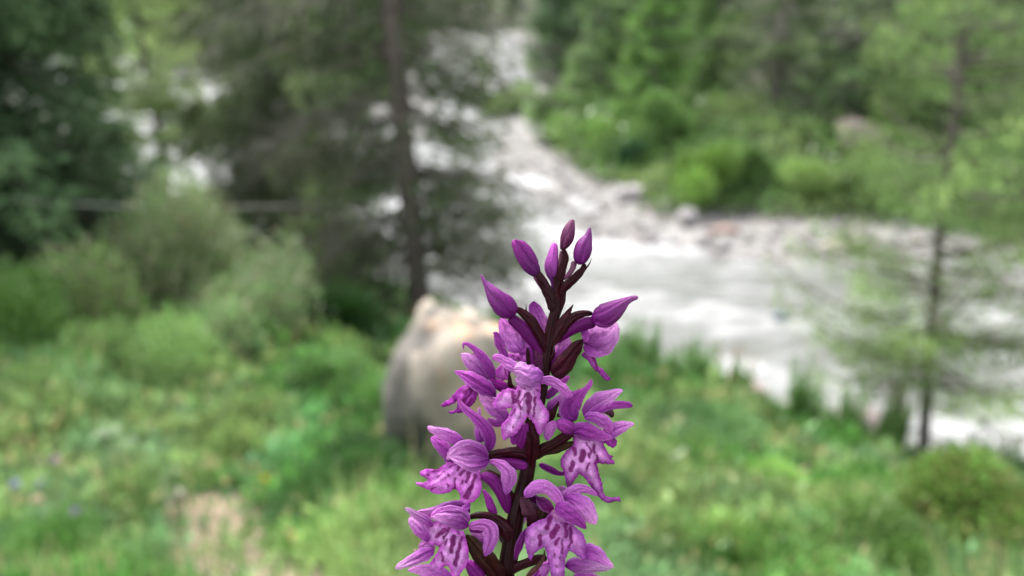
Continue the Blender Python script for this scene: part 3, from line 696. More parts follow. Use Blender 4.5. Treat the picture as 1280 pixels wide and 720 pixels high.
def sheet(name, poly, z0, parent, org, base=PALE, edgec=LILAC, spots=(), gx=0.0, gy=0.0, dome=3.0, dr=12.0, folds=(), th=1.0, step=1.2, spotc=DEEP, wav=.8, tips=()):
    """blade with a free outline (a lip): poly in (u, v); tips = (u, v, radius, dz) bends; spots = ((u0,v0),(u1,v1),r) pigment strokes"""
    SEED[0] += 1; rg = np.random.default_rng(SEED[0])
    p = np.asarray(poly, float); m = len(p); out = []
    for i in range(m):
        a, b, c, d = p[i - 1], p[i], p[(i + 1) % m], p[(i + 2) % m]
        ns = max(2, int(np.linalg.norm(c - b) / step))
        for f in np.arange(ns) / ns:
            out.append(.5 * (2 * b + (c - a) * f * .8 + (2 * a - 5 * b + 4 * c - d) * f * f * 0 + 0) if False else b * (1 - f) + c * f)
    out = np.array(out)
    for _ in range(2): out = (np.roll(out, 1, 0) + 2 * out + np.roll(out, -1, 0)) / 4
    nrm = np.roll(out, -1, 0) - np.roll(out, 1, 0); nrm = np.stack([nrm[:, 1], -nrm[:, 0]], 1); nrm /= np.linalg.norm(nrm, axis=1)[:, None] + 1e-9
    k = np.arange(len(out)); jit = np.array([noise.noise(Vector((a[0] * .45, a[1] * .45, SEED[0] * 3.1))) for a in out])
    out = out + nrm * (.35 * np.sin(k * 1.15 + rg.uniform(0, 6)) * (.5 + .5 * np.sin(k * .21)) + .8 * jit)[:, None] * wav * 1.5
    x0, y0 = out.min(0); x1, y1 = out.max(0)
    gxs, gys = np.meshgrid(np.arange(x0, x1, step), np.arange(y0, y1, step)); q = np.stack([gxs.ravel(), gys.ravel()], 1) + rg.uniform(-.2, .2, (gxs.size, 2))
    def dist(q):
        best = np.full(len(q), 1e9); ins = np.zeros(len(q), bool)
        for i in range(len(out)):
            a, b = out[i - 1], out[i]; d = b - a; t = np.clip(((q - a) @ d) / (d @ d + 1e-12), 0, 1)
            best = np.minimum(best, np.linalg.norm(q - a - t[:, None] * d, axis=1))
            cc = ((a[1] > q[:, 1]) != (b[1] > q[:, 1])) & (q[:, 0] < d[0] * (q[:, 1] - a[1]) / (d[1] + 1e-12) + a[0]); ins ^= cc
        return best, ins
    d, ins = dist(q); q = q[ins & (d > step * .6)]
    nb = len(out)
    allp = [Vector(a) for a in np.vstack([out, q])]
    vs, _, fs, ov, _, _ = delaunay_2d_cdt(allp, [], [list(range(nb))], 1, 1e-5)
    pv = np.array([(a[0], a[1]) for a in vs]); tri = np.array([f for f in fs if len(f) == 3])
    a_, b_, c_ = pv[tri[:, 0]], pv[tri[:, 1]], pv[tri[:, 2]]
    area = (b_[:, 0] - a_[:, 0]) * (c_[:, 1] - a_[:, 1]) - (b_[:, 1] - a_[:, 1]) * (c_[:, 0] - a_[:, 0])
    tri[area > 0] = tri[area > 0][:, ::-1]
    d, _ = dist(pv)
    cx, cy = pv.mean(0); u, v = pv[:, 0], pv[:, 1]
    z = z0 + gx * (u - cx) + gy * (v - cy) + dome * np.sqrt(np.clip(d / dr, 0, 1)) + .5 * np.sin(u * .55 + v * .2 + rg.uniform(0, 6)) + .4 * np.sin(v * .45 - u * .3) + .25 * np.sin(u * 1.3 + v * .15)
    z += 1.5 * np.array([noise.noise(Vector((a[0] * .16, a[1] * .11, SEED[0] + 50))) for a in pv]) + 4.0 * np.array([max(0, noise.noise(Vector((a[0] * .09, a[1] * .09, SEED[0] + 80)))) for a in pv]) * np.exp(-d / 5)
    for (fa, fb, fw, fd) in folds:      # grooves / ridges
        fa, fb = np.array(fa, float), np.array(fb, float); dd = fb - fa; t = np.clip(((pv - fa) @ dd) / (dd @ dd), 0, 1)
        z += fd * np.exp(-(np.linalg.norm(pv - fa - t[:, None] * dd, axis=1) / fw) ** 2)
    for (tu, tv, tr, tz) in tips: z += tz * np.exp(-((u - tu) ** 2 + (v - tv) ** 2) / tr ** 2)
    k = np.clip(d / 9, 0, 1)[:, None] ** 1.3; C = np.array(edgec) * (1 - k) + np.array(base) * k
    nz = np.array([noise.noise(Vector((a[0] * .13, a[1] * .13, SEED[0]))) for a in pv])[:, None]; C = C * (1 + .35 * nz)
    for (sa, sb, sr) in spots:
        sa, sb = np.array(sa, float), np.array(sb, float); dd = sb - sa
        wob = np.stack([np.sin(v * .55 + sa[0]), np.cos(u * .5 + sa[1])], 1) * .6
        pw = pv + wob; t = np.clip(((pw - sa) @ dd) / (dd @ dd + 1e-9), 0, 1)
        ds = np.linalg.norm(pw - sa - t[:, None] * dd, axis=1); g = np.clip((sr * (1.12 + .25 * np.sin(t * 3 + sa[0])) - ds) / .8 + .5, 0, 1)[:, None]
        C = C * (1 - .93 * g) + np.array(spotc) * .93 * g
    N = len(pv); fr = np.stack([u, v, z], 1); bk = np.stack([u, v, z - th * np.clip(d / 2, 0.25, 1)], 1)
    V = OP(np.vstack([fr, bk])); side = []
    # boundary edges from the triangulation
    ed = {}
    for a, b, c in tri:
        for e in ((a, b), (b, c), (c, a)): ed[e] = ed.get(e, 0) + 1
    side = np.array([(e[1], e[0], e[0] + N, e[1] + N) for e in ed if (e[1], e[0]) not in ed])
    return build(name, V, [tri, tri[:, ::-1] + N, side], M_PETAL, parent, org, col=np.vstack([C, C]))

gx0 = OP([560, 5400, 0]); base_xy = (-.012, .10)
gz = float(height(np.array([base_xy[0]]), np.array([base_xy[1]]))[0])
ORG = np.array([base_xy[0], base_xy[1], gz])
orchid = empty('orchid', ORG)
tag(orchid, 'purple spotted orchid spike with open flowers and buds, sharp in front of the blurred stream', 'orchid')
B = lambda name, pts, c0=BRACT, c1=None, **k: ribbon(name, pts, orchid, ORG, c0, c1, mat=M_BRACT, **k)
# stem: the spike and the lower stalk down to the ground
top = [(701, 322, -1, 6), (699, 345, 0, 8), (696, 370, 0, 11), (694, 390, 0, 14), (689, 410, 0, 14), (684, 440, 0, 14), (681, 465, 0, 14), (677, 490, 0, 14),
       (671, 520, 0, 15), (664, 560, 0, 17), (657, 600, 0, 19), (646, 640, 0, 21), (639, 680, 0, 23), (632, 722, 0, 24)]
low = []
pb = OP(np.array([632, 722, 0])); n_ = 14
B('stem', top, STEM, (.010, .0015, .002), kind='round', n=160, m=41, vein=0)
q = np.array([pb * (1 - s) + (ORG - [0, 0, .02]) * s + np.array([0, -.012 * math.sin(s * math.pi), 0]) for s in np.linspace(0, 1, n_)])
s_ = tubes([q - ORG], [np.linspace(12.2, 22, n_) * UNIT], 'lower_stem', M_BRACT, orchid, sides=16, col=(.07, .05, .02)); s_['label'] = 'greenish lower stalk'
rgl = np.random.default_rng(5)
for i in range(4):
    a = i * 1.7 + .5; h0 = .02 + .035 * i; n = 16
    s = np.linspace(0, 1, n); ln = .13 - .02 * i
    cpt = np.stack([math.cos(a) * ln * s, -.0 + math.sin(a) * ln * s, h0 + ln * (1.0 * s - .9 * s ** 2)], 1); wdt = .014 * np.sin(np.clip(s * 1.02, 0, 1) * math.pi) ** .7 + .002
    sd_ = np.array([-math.sin(a), math.cos(a), 0]); vv = np.linspace(-1, 1, 9)
    V = cpt[:, None, :] + sd_ * (wdt[:, None, None] * vv[None, :, None]); V[..., 2] += np.abs(vv)[None, :] * wdt[:, None] * .5
    k = (np.arange(n - 1)[:, None] * 9 + np.arange(8)[None, :]).ravel()
    sp = np.clip(fbm(V[..., 0] * 100, V[..., 1] * 100, 1.2, 60 + i) * 4 - 2.3, 0, 1)[..., None]
    build('leaf', V.reshape(-1, 3), np.stack([k, k + 1, k + 10, k + 9], 1), M_LEAF, orchid, col=(np.array([.07, .14, .04]) * (1 - sp) + np.array([.08, .02, .03]) * sp).reshape(-1, 3))

# ---- buds, each with its ovary and bract
def bud(pts, c0, c1, ov=None, ovc=OVARY, fold=None, z=0):
    o3 = OP(np.array([pts[len(pts) // 2][:3]], float))[0]
    e = empty('flower_bud', o3 - ORG, orchid)
    ribbon('bud_sepals', pts, e, o3, c0, c1, kind='round', n=44, m=25, vein=.5, veins=2)
    if ov: ribbon('ovary', ov, e, o3, ovc, kind='round', n=26, m=15, vein=.3)
    if fold: ribbon('sepal_edge', fold, e, o3, c0, c1, n=24, m=9, vein=0, cup=.7)
    return e
bud([(702, 313, 0, 5), (706, 305, 0, 13), (709, 297, 0, 17), (711, 289, 0, 16), (714, 280, 0, 10), (716.5, 274, 0, 4)], DUSK, (0.180, 0.036, 0.130), [(703, 313, 0, 6), (701, 322, 0, 5), (699, 336, 1, 4)], (0.150, 0.056, 0.085), fold=[(704, 311, 8, 3), (709, 298, 9, 5), (714, 282, 5, 2)])
bud([(723, 331, 5, 6), (725, 325, 5, 17), (728, 315, 5, 22.5), (731, 305, 5, 20), (735, 296, 5, 11), (736.5, 289, 5, 6), (737.5, 284, 5, 3)], BUD, (0.210, 0.040, 0.210), [(718, 326, 2, 8), (716, 335, 2, 7), (710, 344, 2, 6), (703, 349, 0, 5)], (0.210, 0.080, 0.140), fold=[(727, 329, 14, 4), (732, 312, 14, 6), (737, 291, 9, 2)])
bud([(641, 300, 8, 6), (645, 305, 8, 12), (651, 315, 8, 17), (659, 327, 8, 20), (667, 337, 8, 18), (673, 346, 8, 7)], BUD, (0.150, 0.020, 0.150), [(669, 343, 5, 9), (674, 352, 4, 8), (680, 362, 3, 7)], (0.190, 0.052, 0.120), fold=[(643, 300, 12, 4), (655, 306, 15, 8), (666, 321, 17, 9), (673, 336, 14, 4)])
bud([(693, 303, -5, 5), (692.5, 310, -5, 10), (691, 320, -5, 14), (689.5, 332, -5, 18), (690.5, 342, -5, 16), (692, 351, -5, 9), (693, 365, -5, 6)], LILAC, (0.225, 0.048, 0.240))
bud([(602, 343, 10, 2.5), (604, 349, 10, 4.5), (609, 358, 10, 8.5), (615, 366, 10, 17), (622, 374, 10, 25), (630, 382, 10, 29), (638, 390, 10, 24), (643, 396, 10, 9)], (0.230, 0.048, 0.230), BUD,
    [(636, 396, 3, 13), (650, 407, 2, 16), (661, 419, 1, 17), (671, 433, 0, 13), (679, 446, 0, 8)], fold=[(606, 350, 14, 3), (620, 364, 24, 9), (633, 376, 24, 10), (640, 388, 20, 4)])
bud([(739, 396, 12, 9), (745, 396, 12, 22), (754, 395, 12, 30), (764, 390, 12, 28), (774, 383, 12, 20), (783, 376.5, 12, 11), (791, 373, 12, 7), (798, 371.5, 12, 5)], BUD, (0.230, 0.052, 0.220),
    [(746, 403, 5, 14), (733, 404, 4, 16), (719, 409, 3, 16), (706, 418, 1, 12), (696, 428, 0, 6)], fold=[(743, 404, 22, 4), (758, 405, 20, 7), (776, 391, 16, 6), (786, 379, 13, 2)])
# bracts among the buds
B('bract', [(704, 311, 5, 5), (707, 322, 5, 8), (703, 338, 4, 9), (700, 352, 3, 9)], cup=.6)
B('bract', [(731, 329, 3, 6), (728, 337, 4, 8), (718, 348, 4, 11), (707, 358, 4, 11), (698, 370, 3, 9)], cup=.8)
B('bract', [(739.5, 322, 4, 1), (737, 329, 4, 1.6), (732, 336, 4, 2.5), (725, 344, 4, 4)], n=18, m=7, cup=.8)
B('bract', [(670, 335, 12, 2), (675, 346, 12, 10), (682, 359, 10, 13), (688, 374, 8, 13), (691, 390, 6, 9)], BRACT, (0.020, 0.005, 0.007), cup=.8)
B('bract', [(693, 345, 5, 4), (696, 360, 5, 8), (693, 385, 5, 10)], cup=.8)
B('bract', [(702, 350, 2, 8), (703, 372, 1, 9), (696, 398, 0, 6)], cup=.7)
B('bract', [(642, 384, 10, 5), (652, 390, 10, 10), (663, 400, 9, 13), (672, 414, 8, 13), (680, 430, 6, 11), (684, 445, 4, 6)], cup=.8)
B('bract', [(657.5, 379, 9, .8), (658, 388, 9, 1.8), (662, 396, 9, 3)], n=14, m=7)
B('bract', [(741, 392, 8, 7), (729, 392, 9, 9), (716, 397, 9, 12), (706, 407, 8, 17), (697, 420, 6, 14), (688, 434, 4, 6)], BRACT, (0.028, 0.005, 0.007), cup=.8)
B('bract', [(717, 380, 10, 1), (712, 388, 10, 5), (706, 398, 10, 11), (699, 410, 8, 14), (690, 424, 4, 8)], cup=.7)

# ---- open flowers
def flower(cu, cv, cw=0):
    o3 = OP(np.array([[cu, cv, cw]], float))[0]; e = empty('flower', o3 - ORG, orchid)
    R = lambda name, pts, c0=LILAC, c1=None, **k: ribbon(name, pts, e, o3, c0, c1, **k)
    S = lambda name, poly, z0, **k: sheet(name, poly, z0, e, o3, **k)
    return R, S

# F1: behind the stem, upper left
R, S = flower(648, 425, -14)
R('sepal', [(667, 376, -16, 5), (668, 384, -16, 15), (673, 397, -15, 20), (679, 412, -14, 15), (682, 428, -13, 6)], LILAC, PALE, cup=.25)
R('sepal', [(616, 416, -6, 2), (620, 418, -6, 7), (624, 428, -6, 12), (628, 438, -7, 10), (632, 449, -8, 12)], MID, LILAC, cup=.5)
R('petal', [(625, 398, -14, 4), (629, 404, -12, 14), (636, 418, -9, 24), (646, 432, -6, 24), (652, 440, -6, 12)], LILAC, PALE, cup=.45)
R('petal', [(642, 400, -12, 4), (647, 408, -9, 12), (654, 420, -6, 20), (656, 432, -5, 22), (647, 441, -6, 10)], PALE, LILAC, cup=.4, fold=.15)
R('petal', [(650, 412, -14, 6), (658, 424, -10, 14), (664, 433, -8, 8)], LILAC, PALE, cup=.3)
S('lip', [(632, 441), (645, 442), (658, 440), (661, 452), (655, 453), (643, 451), (640, 462), (636, 474), (627, 476), (617, 470), (620, 462), (626, 456), (628, 447)], -16, base=PALE, edgec=LILAC, spots=[((630, 460), (634, 470), .7), ((640, 444), (650, 449), .7)], dome=2)
B('bract', [(659, 434, 3, 2.5), (660, 444, 4, 5), (661, 458, 4, 5)], cup=.6)
R('ovary', [(664, 432, -2, 5), (665, 446, -1, 6), (668, 464, 0, 7)], MID, OVARY, kind='round')
B('bract', [(671, 432, 2, 5), (673, 444, 3, 12), (676, 458, 3, 14), (678, 470, 2, 8)], (0.053, 0.006, 0.035), (0.068, 0.010, 0.042), cup=.6, vein=.7)

# F8: behind, upper right, nodding
R, S = flower(748, 428, -14)
R('petal', [(727, 424, -10, 8), (736, 424, -9, 26), (748, 422, -8, 40), (760, 417, -8, 34), (771, 403, -10, 8)], MID, PALE, cup=.75, veins=4)
R('petal', [(729, 432, -6, 6), (738, 437, -5, 15), (750, 438, -5, 18), (761, 432, -6, 15), (768, 418, -8, 6)], LILAC, PALE, cup=.6, veins=3)
R('sepal', [(726, 416, -4, 6), (729, 412, -3, 9), (732, 420, -3, 10), (730, 428, -4, 6)], (0.375, 0.040, 0.364), LILAC, cup=.5)
R('sepal', [(694, 424, -10, 4), (703, 422, -10, 14), (704, 434, -10, 20), (696, 448, -8, 14), (690, 458, -6, 5)], PALE, LILAC, cup=.3)
S('lip', [(726, 444), (732, 436), (738, 439), (745, 449), (747, 457), (752, 460), (759, 468), (764, 474), (760, 477), (754, 473), (748, 466), (744, 463), (740, 459), (735, 451)], -12, base=PALE, edgec=MID, dome=2, folds=[((738, 441), (748, 462), 1.6, 2.5)], spots=[((741, 446), (747, 460), 1.2)])
R('ovary', [(727, 428, -4, 10), (716, 437, -3, 12), (702, 449, -2, 13), (690, 464, 0, 8)], LILAC, MID, kind='round')
B('bract', [(729, 424, 8, 3), (722, 432, 9, 14), (712, 445, 9, 20), (702, 458, 8, 23), (690, 469, 6, 14)], BRACT, (0.045, 0.005, 0.014), cup=.7, fold=.3)
B('bract', [(720, 446, 4, 4), (714, 455, 4, 9), (705, 464, 4, 12), (693, 472, 3, 10)], OLIVE, BRACT, cup=.7)
B('bract', [(693, 435, 3, 1), (692, 442, 4, 4), (688, 452, 4, 6)], n=16, m=9)

# F3: left, seen from the side
R, S = flower(597, 468, 4)
R('sepal', [(579.5, 437, 8, 2), (579.5, 430, 8, 3.5), (584, 430, 8, 5), (593, 436, 8, 8), (603, 447, 8, 13), (611, 460, 8, 15), (615, 471, 7, 10), (617, 478, 6, 4)], LILAC, MID, cup=.6)
R('petal', [(575.5, 442, 2, 3), (583, 447, 3, 13), (594, 456, 3, 23), (605, 466, 4, 22), (613, 473, 5, 10)], PALE, MID, cup=.6)
R('petal', [(589, 443, 1, 3), (598, 444, 2, 6), (604, 452, 2, 6)], (0.450, 0.170, 0.252), LILAC, cup=.3)
R('sepal', [(567.5, 464, 12, 2.5), (576, 467, 13, 9), (588, 473, 14, 18), (602, 482, 14, 21), (613, 489, 13, 16), (620, 496, 12, 4)], LILAC, MID, cup=.65, fold=.2)
S('lip', [(597, 484), (597, 496), (593, 504), (585, 511), (577, 517), (572, 516), (563, 518), (559.5, 514), (566, 514), (571, 510), (572, 501), (566, 505), (560, 508), (552, 509), (552, 505), (561, 499), (570, 489), (578, 482), (586, 480)], 2, base=LILAC, edgec=MID, dome=4,
  spots=[((594, 484), (579, 503), 1.9), ((588, 483), (580, 492), 1.3), ((590, 498), (583, 508), 1.2)], folds=[((586, 486), (576, 500), 1.6, 2)])
R('sepal', [(599, 489, -8, 3), (606, 497, -8, 15), (617, 508, -8, 21), (628, 519, -8, 17), (635, 529, -8, 6)], PALE, LILAC, cup=.3)
R('petal', [(610, 523, -6, 4), (614, 527, -6, 10), (622, 529, -6, 10), (631, 528, -6, 8)], (0.413, 0.060, 0.406), LILAC, cup=.5)
R('ovary', [(611, 475, 6, 10), (621, 480, 6, 13), (636, 487, 4, 14), (655, 492, 2, 12), (674, 495, 0, 8)], OVARY, BRACT, kind='round', mat=M_BRACT)
B('bract', [(636, 463, 10, 1.2), (637, 472, 11, 4), (638, 482, 10, 7), (645, 490, 6, 6)], n=20, m=9)

# F2: the front flower
R, S = flower(655, 500, 32)
R('sepal', [(615, 449, 30, 5), (622, 447, 31, 10), (632, 452, 32, 12), (643, 459, 33, 14), (652, 468, 33, 9)], LILAC, PALE, cup=.45, ruffle=1.4)
R('petal', [(640, 462, 32, 8), (650, 462, 35, 19), (661, 468, 37, 25), (671, 469, 36, 22), (680, 468, 34, 4)], PALE, (0.450, 0.125, 0.476), cup=.7, ruffle=1.5)
R('petal', [(644, 473, 30, 5), (654, 477, 34, 14), (665, 478, 35, 15), (676, 478, 33, 9)], (0.450, 0.135, 0.462), PALE, cup=.7)
R('sepal', [(673, 478, 30, 6), (681, 475, 32, 11), (693, 478, 33, 12), (703, 485, 33, 12), (710, 493, 32, 9), (717, 494, 30, 4)], PALE, LILAC, cup=.5, ruffle=1.6)
sp2 = [((640, 490), (643, 502), 2.0), ((650, 489), (646, 500), 1.6), ((648, 501), (651, 511), 1.5), ((661, 494), (661, 514), 3.0), ((669, 497), (667, 520), 1.7), ((650, 515), (650, 522), .9), ((639, 519), (644, 512), 1.0),
       ((653, 484), (656, 486), .9), ((663, 484), (664, 487), .9), ((670, 486), (673, 489), 1.0), ((651, 480), (653, 481), .8), ((659, 481), (660, 482), 1.0), ((644, 495), (641, 504), 1.3), ((656, 493), (651, 503), 1.0), ((661, 516), (660, 518), 1.2), ((641, 533), (640, 535), .8), ((668, 490), (669, 492), .7)]
S('lip', [(647, 477), (660, 480), (676, 478), (676, 489), (675, 498), (681, 508), (685, 514), (687, 521), (684, 530), (679, 539), (675, 545), (671, 540), (668, 531), (664, 525), (659, 521), (655, 527), (651, 535), (645, 543), (636, 547), (629, 551), (627, 544), (626, 534), (629, 528), (634, 524), (637, 517), (641, 509), (634, 511), (625, 512), (617, 509), (615, 505), (619, 500), (622, 493), (629, 487), (638, 485), (645, 488), (646, 482)],
  24, base=(.66, .31, .63), edgec=LILAC, spots=sp2, dome=3.2, dr=10, gy=.10, folds=[((655, 492), (650, 530), 1.6, 2.2), ((665, 495), (668, 520), 1.6, 1.8), ((641, 500), (638, 514), 2, -2)], tips=[(628, 548, 9, -6), (676, 542, 8, -6), (617, 507, 9, -5)])
R('column', [(656, 470, 26, 8), (658, 478, 28, 12), (660, 484, 30, 10)], (0.465, 0.170, 0.364), PALE, kind='round', n=20, m=13)
R('spur', [(641, 556, 10, 5), (644, 548, 11, 14), (648, 540, 12, 18), (652, 530, 14, 12)], MID, OVARY, cup=.7)
R('spur', [(650, 566, 8, 6), (652, 552, 10, 14), (656, 538, 12, 14), (658, 528, 14, 8)], OVARY, MID, kind='round')
B('bract', [(659.5, 521, 14, 1.5), (660, 531, 15, 12), (663, 543, 15, 20), (665, 555, 14, 20), (664, 572, 10, 14), (660, 590, 4, 6)], cup=.7, fold=.25)

# F6: right
R, S = flower(735, 540, 8)
R('sepal', [(739.5, 474, 6, 5), (737, 481, 6, 6), (731, 488, 6, 9), (722, 496, 6, 18), (714, 506, 6, 27), (713, 516, 6, 27), (720, 526, 7, 12)], LILAC, MID, cup=.35, veins=4)
R('petal', [(716, 489, 0, 4), (709, 492, 0, 8), (700, 499, 0, 12), (690, 507, 0, 13), (684, 514, 0, 5)], PALE, LILAC, cup=.4)
R('sepal', [(779, 488, 6, 3.5), (772, 490, 6, 9), (761, 496, 6, 18), (748, 503, 6, 24), (737, 512, 6, 20), (730, 521, 7, 8)], PALE, MID, cup=.4, veins=4)
R('petal', [(791, 508, 9, 5), (784, 506, 9, 9), (772, 506, 9, 10), (758, 508, 9, 12), (744, 514, 9, 12), (733, 521, 9, 6)], MID, LILAC, cup=.55)
R('column', [(766, 522, 4, 4), (763, 516, 4, 9), (756, 513, 4, 8), (748, 514, 4, 5)], OLIVE, (0.225, 0.070, 0.154), kind='round', n=20, m=13)
R('petal', [(730, 522, 16, 9), (740, 521, 17, 13), (751, 525, 18, 17), (760, 532, 17, 14), (762, 542, 15, 5)], (0.450, 0.110, 0.462), LILAC, cup=.6)
R('sepal', [(793, 530, 10, 4), (785, 531, 10, 9), (776, 534, 10, 16), (765, 538, 10, 19), (754, 541, 10, 14)], PALE, LILAC, cup=.5, fold=.3)
R('sepal', [(715, 541, 14, 8), (724, 537, 15, 20), (736, 540, 16, 22), (750, 544, 16, 15), (766, 548, 14, 4)], MID, LILAC, cup=.6)
R('ovary', [(694, 529, 8, 9), (703, 531, 9, 17), (713, 536, 9, 18), (720, 541, 9, 10)], LILAC, OVARY, cup=.8, kind='round')
R('sepal', [(694, 526, 12, 6), (689, 534, 13, 13), (685, 543, 12, 12), (684, 551, 10, 4)], LILAC, PALE, cup=.4)
sp6 = [((718, 561), (719, 568), 2.3), ((729, 565), (727, 575), 3.2), ((716, 578), (714, 588), 2.5), ((736, 568), (737, 572), 1.6), ((736, 580), (733, 588), 1.3), ((744, 578), (746, 586), 1.4), ((733, 553), (740, 566), 1.1), ((742, 556), (743, 566), 1.5), ((725, 546), (728, 550), .8),
       ((746, 570), (747, 576), 1.8), ((748, 592), (751, 603), .8), ((738, 602), (741, 606), 1.0), ((736, 546), (738, 552), .9)]
S('lip', [(715, 544), (728, 542), (742, 545), (752, 547), (755, 556), (758, 562), (762, 569), (767, 570), (764, 573), (769, 577), (768.5, 580), (757, 580), (746, 579), (749, 592), (753, 604), (754, 616), (757, 620), (765, 622), (774, 621), (777, 628), (770, 626), (763, 629), (757, 628), (751, 624), (746, 618), (739, 609), (733, 600), (725, 592), (719, 599), (714, 608), (711, 612), (708, 607), (706, 598), (705, 590), (701, 583), (700, 576), (703, 569), (709, 562), (717, 556)],
  5, base=(.64, .30, .61), edgec=MID, spots=sp6, dome=3.2, dr=9, gy=.05, folds=[((742, 550), (746, 575), 1.8, -2.5), ((728, 552), (740, 600), 2, 1.6)], tips=[(772, 625, 8, 5), (711, 608, 8, -4), (766, 578, 8, -4)])
S('lip_lobe', [(752, 546), (760, 546), (768, 545), (772, 552), (770, 558), (766, 561), (760, 557), (754, 553)], 3, base=LILAC, edgec=MID, dome=2, spots=[((764, 550), (766, 554), .8)])
B('bract', [(705, 519, 7, 4), (696, 519, 7, 5), (706, 520, 8, 6), (717, 527, 8, 5)], n=18, m=9)
B('bract', [(699, 501, 12, 1), (694, 511, 12, 6), (689, 520, 11, 10), (682, 532, 8, 8)], cup=.6)
B('bract', [(717, 540, 6, 9), (706, 546, 6, 13), (692, 555, 5, 13), (678, 562, 3, 14), (664, 574, 0, 10)], BRACT, STEM, kind='round')
B('bract', [(718, 552, 4, 4), (708, 557, 4, 9), (695, 562, 4, 10), (680, 566, 3, 8), (668, 574, 0, 6)], OLIVE, BRACT, cup=.7)

# F4: left middle
R, S = flower(585, 575, 20)
R('sepal', [(574, 496, 8, 3.5), (575, 503, 9, 6), (581, 511, 10, 8.5), (592, 520, 11, 12), (604, 532, 11, 16), (612, 545, 10, 17), (612, 556, 9, 13), (608, 567, 9, 6)], LILAC, MID, cup=.5, veins=2)
R('petal', [(599, 509, 2, 5), (599, 517, 2, 5), (598, 527, 2, 6), (599, 540, 3, 12), (602, 553, 4, 14)], PALE, LILAC, cup=.4)
R('sepal', [(534, 533, 12, 4), (541, 537, 13, 9), (554, 542, 14, 15), (568, 548, 14, 16), (579, 556, 14, 8)], PALE, LILAC, cup=.5)
R('petal', [(539, 546, 9, 6), (545, 551, 10, 13), (554, 559, 11, 17), (563, 568, 12, 14), (568, 577, 12, 5)], LILAC, MID, cup=.55)
R('petal', [(548, 566, 8, 4), (556, 567, 8, 12), (564, 575, 9, 14), (568, 583, 10, 6)], (0.375, 0.065, 0.364), MID, cup=.4)
R('petal', [(558, 574, 20, 4), (570, 565, 21, 18), (585, 561, 22, 23), (599, 565, 21, 20), (610, 574, 18, 7)], PALE, MID, cup=.45, veins=3, fold=.1)
R('petal', [(560, 570, 22, 3), (573, 574, 24, 13), (588, 579, 25, 21), (602, 578, 23, 18), (612, 574, 20, 5)], PALE, MID, cup=.4, fold=.1)
R('sepal', [(611, 577, 16, 6), (620, 578, 18, 9), (630, 584, 20, 15), (636, 594, 20, 20), (635, 606, 19, 16), (632, 619, 17, 3)], LILAC, PALE, cup=.5, ruffle=1.2)
sp4 = [((574, 583), (571, 588), 1.5), ((582, 586), (575, 594), 1.6), ((587, 590), (583, 602), 2.4), ((594, 595), (589, 610), 2.4), ((589, 608), (583, 621), 3.0), ((578, 600), (577, 604), 1.0), ((569, 598), (568, 611), 1.4), ((561, 594), (562, 596), 1.2), ((556, 590), (546, 596), .9), ((558, 604), (561, 608), .9), ((540, 590), (552, 584), .9), ((545, 609), (540, 612), .9), ((562, 584), (572, 580), .8), ((533, 592), (536, 595), .7)]
S('lip', [(562, 577), (575, 580), (600, 588), (601, 599), (603, 609), (600, 619), (592, 627), (584, 631), (577, 638), (571, 637), (574, 628), (576, 620), (572, 613), (568, 611), (561, 616), (552, 618), (542, 617), (535, 612), (527, 609), (521, 606), (518.5, 601), (523, 603), (530, 603), (536, 600), (531, 597), (525, 594), (524, 591), (529, 587), (536, 586), (546, 587), (553, 582), (559, 578)],
  14, base=PALE, edgec=LILAC, spots=sp4, dome=3.2, dr=10, gx=.12, folds=[((585, 588), (576, 612), 1.6, -2), ((566, 590), (540, 606), 2.2, 2.4), ((562, 586), (535, 594), 1.8, -2)], tips=[(520, 602, 7, -5), (574, 636, 8, -4)])
R('ovary', [(612, 577, 10, 8), (628, 578, 9, 13), (643, 580, 8, 14), (655, 582, 6, 12), (662, 583, 4, 6)], OVARY, (0.225, 0.015, 0.210), kind='round')
R('spur', [(600, 594, 12, 10), (612, 598, 11, 15), (622, 607, 9, 17), (629, 619, 8, 17), (633, 632, 6, 13), (635, 642, 5, 5)], (0.225, 0.013, 0.210), OVARY, kind='round')
R('spur', [(604, 612, 0, 3), (610, 623, 1, 9), (614, 634, 2, 11), (619, 645, 2, 9)], (0.285, 0.025, 0.266), MID, kind='round', n=24, m=13)
B('bract', [(608, 572, 12, 6), (622, 568, 12, 12), (640, 566, 11, 15), (656, 568, 8, 16), (668, 578, 4, 8)], BRACT, (0.022, 0.003, 0.007), cup=.8)
B('bract', [(608, 566, 14, 2), (620, 564, 14, 4), (634, 561, 14, 3)], OLIVE, BRACT, n=16, m=7)
B('bract', [(603, 592, 4, 8), (614, 595, 4, 14), (626, 606, 4, 16), (638, 622, 3, 12), (646, 636, 2, 8)], cup=.6)

# F5: bottom left
R, S = flower(568, 665, 24)
R('sepal', [(506, 635, 22, 4.5), (513, 639, 23, 7), (524, 646, 24, 11), (534, 652, 24, 12), (541, 658, 24, 6)], (0.555, 0.260, 0.532), LILAC, cup=.5)
R('petal', [(511, 647, 16, 5), (516, 652, 17, 12), (523, 660, 18, 17), (531, 669, 18, 14), (535, 677, 18, 5)], PALE, LILAC, cup=.55)
R('petal', [(512, 645, 12, 3), (525, 641, 13, 7), (540, 641, 14, 14), (555, 638, 15, 18), (572, 634, 15, 18), (588, 640, 14, 10)], PALE, MID, cup=.5)
R('petal', [(538, 648, 20, 6), (549, 642, 22, 14), (564, 640, 23, 17), (578, 643, 22, 15), (587, 652, 20, 6)], LILAC, PALE, cup=.4)
R('petal', [(538, 647, 24, 4), (550, 647, 26, 12), (564, 650, 28, 18), (577, 654, 27, 20), (586, 658, 24, 6)], PALE, MID, cup=.4)
